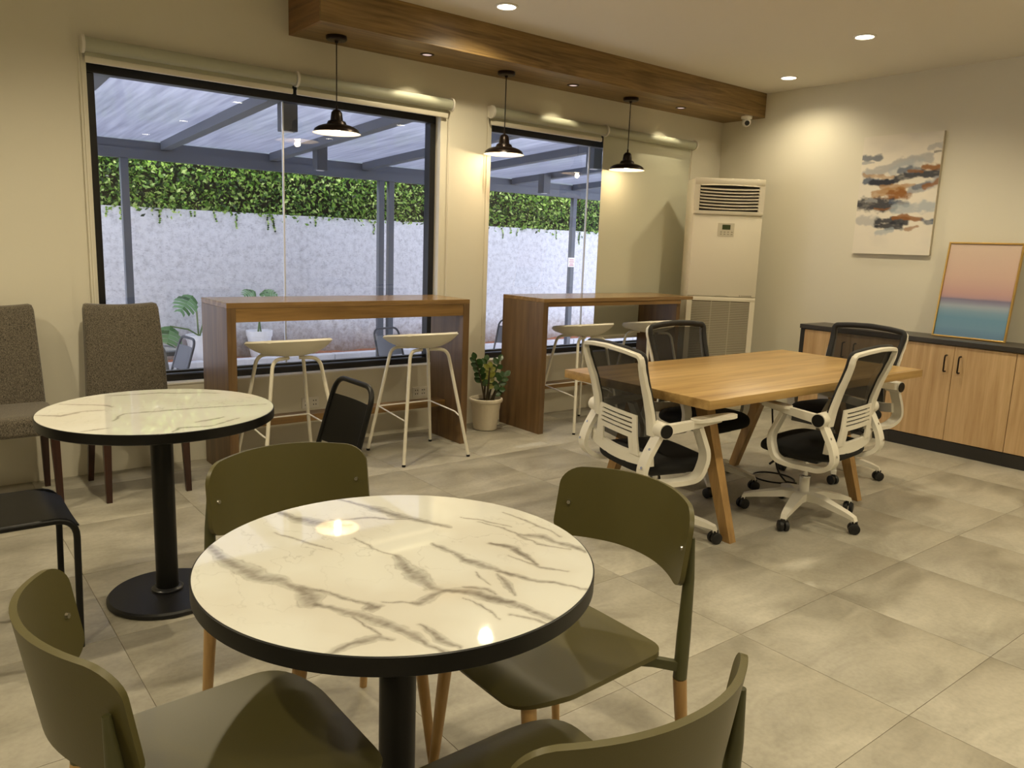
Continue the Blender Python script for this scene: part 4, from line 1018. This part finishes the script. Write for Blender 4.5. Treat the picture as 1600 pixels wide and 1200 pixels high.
# upper outlet bezel with louvres
bm = bmesh.new(); z0, z1 = 1.668, h; b = 0.032
abox(bm, -w, w, -0.008, 0.013, z1-0.055, z1, 0.006); abox(bm, -w, w, -0.008, 0.013, z0, z0+0.03, 0.006); abox(bm, -w, -w+0.045, -0.008, 0.013, z0+0.03, z1-0.055); abox(bm, w-0.045, w, -0.008, 0.013, z0+0.03, z1-0.055); finish('outlet_bezel', bm, ACW, t, 30)
box('outlet_cavity', -w+0.046, w-0.046, 0.0085, 0.0118, z0+0.03, z1-0.055, ACD, t)
for k in range(8):
    z = z0+0.054+k*0.0262
    def lv(u, v):
        return (u*(w-0.048), -0.008+0.010*v+0.002, z+0.006*v-0.007*(1-u*u)*(-1 if k > 6 else 1)*1.0)
    bm = bmesh.new(); sheet(bm, lv, 13, 3, 0.0045); finish('louvre', bm, ACW, t, 50)
box('front_panel', -w+0.002, w-0.002, -0.004, 0.0118, 0.985, 1.645, ACW, t, 0.004, 30)
ctl = box('control_panel', -0.075, 0.062, -0.0065, -0.004, 1.49, 1.60, mat('ac_control', S(206, 198, 176), 0.4), t, 0.001)
box('display', -0.040, 0.028, -0.0085, -0.0065, 1.545, 1.585, mat('lcd', S(62, 72, 44), 0.2), ctl)
bm = bmesh.new()
for r in range(2):
    for c in range(4): abox(bm, -0.055+c*0.03, -0.040+c*0.03, -0.0080, -0.006, 1.503+r*0.018, 1.510+r*0.018)
finish('buttons', bm, mat('ac_buttons', S(150, 140, 122), 0.5), ctl)
# lower intake panel
bm = bmesh.new(); abox(bm, -w+0.002, w-0.002, -0.004, 0.0118, 0.945, 0.98, 0.003); abox(bm, -w+0.002, -w+0.045, -0.004, 0.0118, 0.09, 0.945); abox(bm, w-0.045, w-0.002, -0.004, 0.0118, 0.09, 0.945); abox(bm, -w+0.002, w-0.002, -0.004, 0.0118, 0.03, 0.09, 0.003); finish('intake_frame', bm, ACW, t, 30)
box('intake_backing', -w+0.045, w-0.045, 0.009, 0.0118, 0.09, 0.945, mat('ac_intake_back', S(150, 140, 122), 0.7), t)
sm = None
for k in range(58):
    z = 0.098+k*0.0146
    if sm is None:
        bm = bmesh.new(); abox(bm, -w+0.046, w-0.046, -0.003, 0.008, -0.0032, 0.0032); o = finish('slat', bm, ACG, t); sm = o.data
    else: o = bpy.data.objects.new('slat', sm); COL.objects.link(o); o.parent = t
    o.location = (0, 0, z)
bm = bmesh.new()
for k in (-0.08, 0.08): abox(bm, k-0.003, k+0.003, -0.0045, 0.0, 0.09, 0.945)
finish('slat_rib', bm, ACG, t)
bm = bmesh.new(); abox(bm, 0.150, 0.158, -0.0048, -0.003, 0.991, 0.999)
for k in range(8): abox(bm, 0.166+k*0.0115, 0.173+k*0.0115, -0.0048, -0.003, 0.991, 0.999)
finish('badge', bm, mat('ac_badge', S(120, 108, 92), 0.5), t)
bm = bmesh.new(); tube(bm, [(x, -0.0035, 0.985+0.010*(1-(x/0.06)**2)) for x in np.linspace(-0.06, 0.06, 9)], 0.0025, 6); finish('finger_grip', bm, ACG, t, 50)

# ================================================================== CABINETS
CABW = wood('cabinet_oak', S(178, 144, 102), S(214, 184, 142), 'z', 0.45, 0.9, 0.3)
CABK = mat('cabinet_black', S(40, 38, 36), 0.5); HAND = mat('handle_dark', S(34, 24, 18), 0.4, 0.5)
CX = 5.80
names = ['low oak cabinet with black end panel at the corner side of the row', 'low oak cabinet with two doors below the framed sunset picture', 'low oak cabinet at the far end of the row past the sunset picture', 'low oak cabinet at the last place of the row beyond the picture frame']
yb = [3.533, 2.722, 1.946, 1.17, 0.39]
for k in range(3):
    ya, yc = yb[k], yb[k+1]; cy = (ya+yc)/2
    t = thing('cabinet', names[k], 'cabinet', ((CX+X1)/2, cy, 0), 0, 'low cabinets along the wall')
    ox2 = (CX+X1)/2
    ya_ = ya-0.0005; yc_ = yc+0.0005
    box('body', CX+0.022-ox2, X1-0.003-ox2, yc_-cy, ya_-cy, 0.09, 0.772, CABK if k == 0 else CABW, t)
    box('plinth', CX-0.004-ox2, CX+0.30-ox2, yc_-cy, ya_-cy, 0.0, 0.089, CABK, t)
    d1 = ya-0.038 if k == 0 else ya-0.002
    if k == 0: box('end_panel', CX-ox2, CX+0.022-ox2, ya-0.036-cy, ya_-cy, 0.09, 0.772, CABK, t)
    mid = 3.10 if k == 0 else (ya+yc)/2+0.001
    for a, b, hs in ((d1, mid+0.0015, -1), (mid-0.0015, yc+0.002, 1)):
        dr = box('door', CX-ox2, CX+0.0205-ox2, b-cy, a-cy, 0.094, 0.766, CABW, t, 0.0015)
        hy = (b+0.045 if hs == -1 else a-0.045)-cy
        bm = bmesh.new(); tube(bm, smooth_path([(CX-ox2+0.002, hy, 0.70), (CX-0.032-ox2, hy, 0.70), (CX-0.032-ox2, hy, 0.585), (CX-ox2+0.002, hy, 0.585)], 0.014, 4), 0.0055, 8); finish('handle', bm, HAND, dr, 60)
tag(box('countertop', CX-0.012, X1-0.001, 1.17, 3.536, 0.773, 0.807, mat('cabinet_top_black', S(58, 54, 50), 0.35), None, 0.002), 'long black countertop lying over the row of low cabinets', 'countertop')

# ================================================================== PICTURES
def canvas_print():
    nx, ny = 100, 148; u = np.linspace(0, 1, nx); v = np.linspace(0, 1, ny); U, V_ = np.meshgrid(u, v, indexing='ij')   # v down
    c = np.ones(U.shape+(3,))*np.array(S(226, 219, 205)[:3])
    g = np.clip(fbm(U*3, V_*9, 4)*0.9+0.1, 0, 0.3)[..., None]; c = c*(1-g)+np.array(S(196, 192, 184)[:3])*g
    NAVY, BLUE, GRY, RUST, TAN, PALE, LBL = S(28, 32, 46), S(72, 86, 108), S(156, 158, 162), S(138, 86, 22), S(168, 128, 80), S(236, 228, 212), S(162, 172, 180)
    st_ = [([(.0, .19), (.25, .18)], .035, BLUE, .8), ([(.0, .23), (.14, .22)], .02, GRY, .8), ([(.05, .31), (.35, .27), (.62, .22), (.85, .21)], .05, GRY, .75), ([(.4, .3), (.75, .24)], .05, LBL, .5),
           ([(.86, .12), (.99, .11)], .03, GRY, .6), ([(.82, .285), (.98, .285)], .035, RUST, .95), ([(.9, .16), (.99, .155)], .008, NAVY, .6),
           ([(.05, .32), (.12, .34), (.3, .335), (.42, .36)], .02, TAN, .7), ([(.10, .37), (.25, .385), (.42, .385)], .035, BLUE, .9), ([(.16, .395), (.4, .39), (.60, .34), (.8, .335), (1.0, .34)], .038, NAVY, .95), ([(.5, .31), (.62, .295), (.75, .31)], .035, BLUE, .8), ([(.62, .305), (.78, .31)], .018, RUST, .8),
           ([(.28, .42), (.5, .44), (.7, .43)], .03, TAN, .8), ([(.22, .49), (.40, .46), (.62, .48)], .045, TAN, .9), ([(.45, .50), (.55, .48), (.66, .50)], .05, RUST, .95), ([(.68, .47), (.82, .44), (.98, .40)], .045, GRY, .9), ([(.72, .45), (.9, .42)], .03, BLUE, .7), ([(.86, .445), (1.0, .405)], .03, RUST, .85), ([(.22, .515), (.6, .53)], .012, RUST, .6),
           ([(.0, .57), (.2, .58), (.45, .59)], .066, NAVY, .95), ([(.12, .55), (.25, .545)], .02, GRY, .7), ([(.45, .56), (.66, .58)], .03, BLUE, .8), ([(.25, .61), (.5, .61)], .012, RUST, .7), ([(.5, .62), (.75, .61), (1.0, .60)], .06, LBL, .8),
           ([(.05, .72), (.28, .73)], .05, GRY, .6), ([(.3, .735), (.45, .72), (.68, .715)], .042, NAVY, .93), ([(.36, .76), (.58, .75)], .052, NAVY, .94), ([(.5, .69), (.6, .685), (.85, .705)], .028, RUST, .9), ([(.9, .73), (1.0, .72)], .035, BLUE, .9), ([(.68, .79), (.82, .77)], .022, RUST, .7), ([(.3, .82), (.5, .80)], .03, LBL, .7)]
    for pts, w_, col, al in st_:
        d_, t_ = polydist(U*0.66+0.05*fbm(U*7+w_*99, V_*9, 4), V_+0.05*fbm(U*6, V_*12+w_*77, 4), [(a*0.66, b) for a, b in pts])
        k = np.clip((w_*0.75*(1+1.5*fbm(U*14, V_*30, 3))-d_)/(w_*0.35)+0.4, 0, 1)*al
        k = (k*np.clip(1.08+1.1*fbm(U*9+4, V_*40, 3), 0, 1))[..., None]
        c = c*(1-k)+np.array(col[:3])*k
    return nx, ny, U, V_, c
t = thing('canvas_painting', 'unframed abstract canvas in navy, rust and cream hung on the wall', 'painting', (X1, 3.043, 1.84))
hw, hh = 0.303, 0.452
box('canvas_body', -0.030, -0.002, -hw, hw, -hh, hh, mat('canvas_edge', S(216, 208, 190), 0.8), t, 0.002)
nx, ny, U, V_, c = canvas_print()
me = grid_mesh('painted_face', np.stack([np.full_like(U, -0.0306), hw-U*2*hw, hh-V_*2*hh], -1), nx, ny, c.reshape(-1, 3)); link('painted_face', me, print_mat('canvas_paint', 0.55, 0, (90, 0.25)), t, 0)
# framed sunset print leaning on the wall
t = thing('framed_picture', 'gold framed pink and blue sea sunset picture leaning on the cabinet top', 'picture', (6.015, 2.345, 0.8075))
lean = math.atan2(0.10, 0.68); Mx = Matrix.Rotation(lean, 4, 'Y')
def lb(nm, y0, y1, z0, z1, x0, x1, m, bev=0.0):
    bm = bmesh.new(); abox(bm, x0, x1, y0, y1, z0, z1, bev); bmesh.ops.transform(bm, matrix=Mx, verts=bm.verts); return finish(nm, bm, m, t)
GOLD = mat('gold_frame', S(206, 170, 96), 0.3, 0.8); fw_, fh = 0.246, 0.688
for a in ((-fw_, -fw_+0.011, 0, fh), (fw_-0.011, fw_, 0, fh), (-fw_+0.011, fw_-0.011, 0, 0.011), (-fw_+0.011, fw_-0.011, fh-0.011, fh)): lb('frame_bar', *a, -0.022, 0.0, GOLD, 0.0015)
nx, ny = 12, 90; u = np.linspace(-1, 1, nx); v = np.linspace(0, 1, ny); U, V_ = np.meshgrid(u, v, indexing='ij')
ks = [(0, (206, 184, 166)), (.35, (202, 172, 158)), (.52, (190, 154, 150)), (.575, (178, 146, 152)), (.595, (122, 116, 142)), (.63, (136, 138, 160)), (.67, (158, 168, 182)), (.72, (126, 156, 178)), (.80, (104, 146, 174)), (.90, (110, 148, 176)), (1, (96, 130, 164))]
vv = np.clip(V_+0.012*fbm(U*2+3, V_*40, 3), 0, 1); c = np.stack([np.interp(vv, [k[0] for k in ks], [S(*k[1])[j] for k in ks]) for j in range(3)], -1)
yy = -U*(fw_-0.011); zz_ = 0.011+(1-V_)*(fh-0.022); xx = np.full_like(U, -0.012)
P3 = np.stack([xx*math.cos(lean)+zz_*math.sin(lean), yy, -xx*math.sin(lean)+zz_*math.cos(lean)], -1)
me = grid_mesh('print', P3, nx, ny, c.reshape(-1, 3)); link('print', me, print_mat('sunset_print', 0.45), t, 0)
lb('backing', -fw_+0.011, fw_-0.011, 0.011, fh-0.011, -0.009, -0.003, mat('picture_backing', S(90, 70, 48), 0.8))
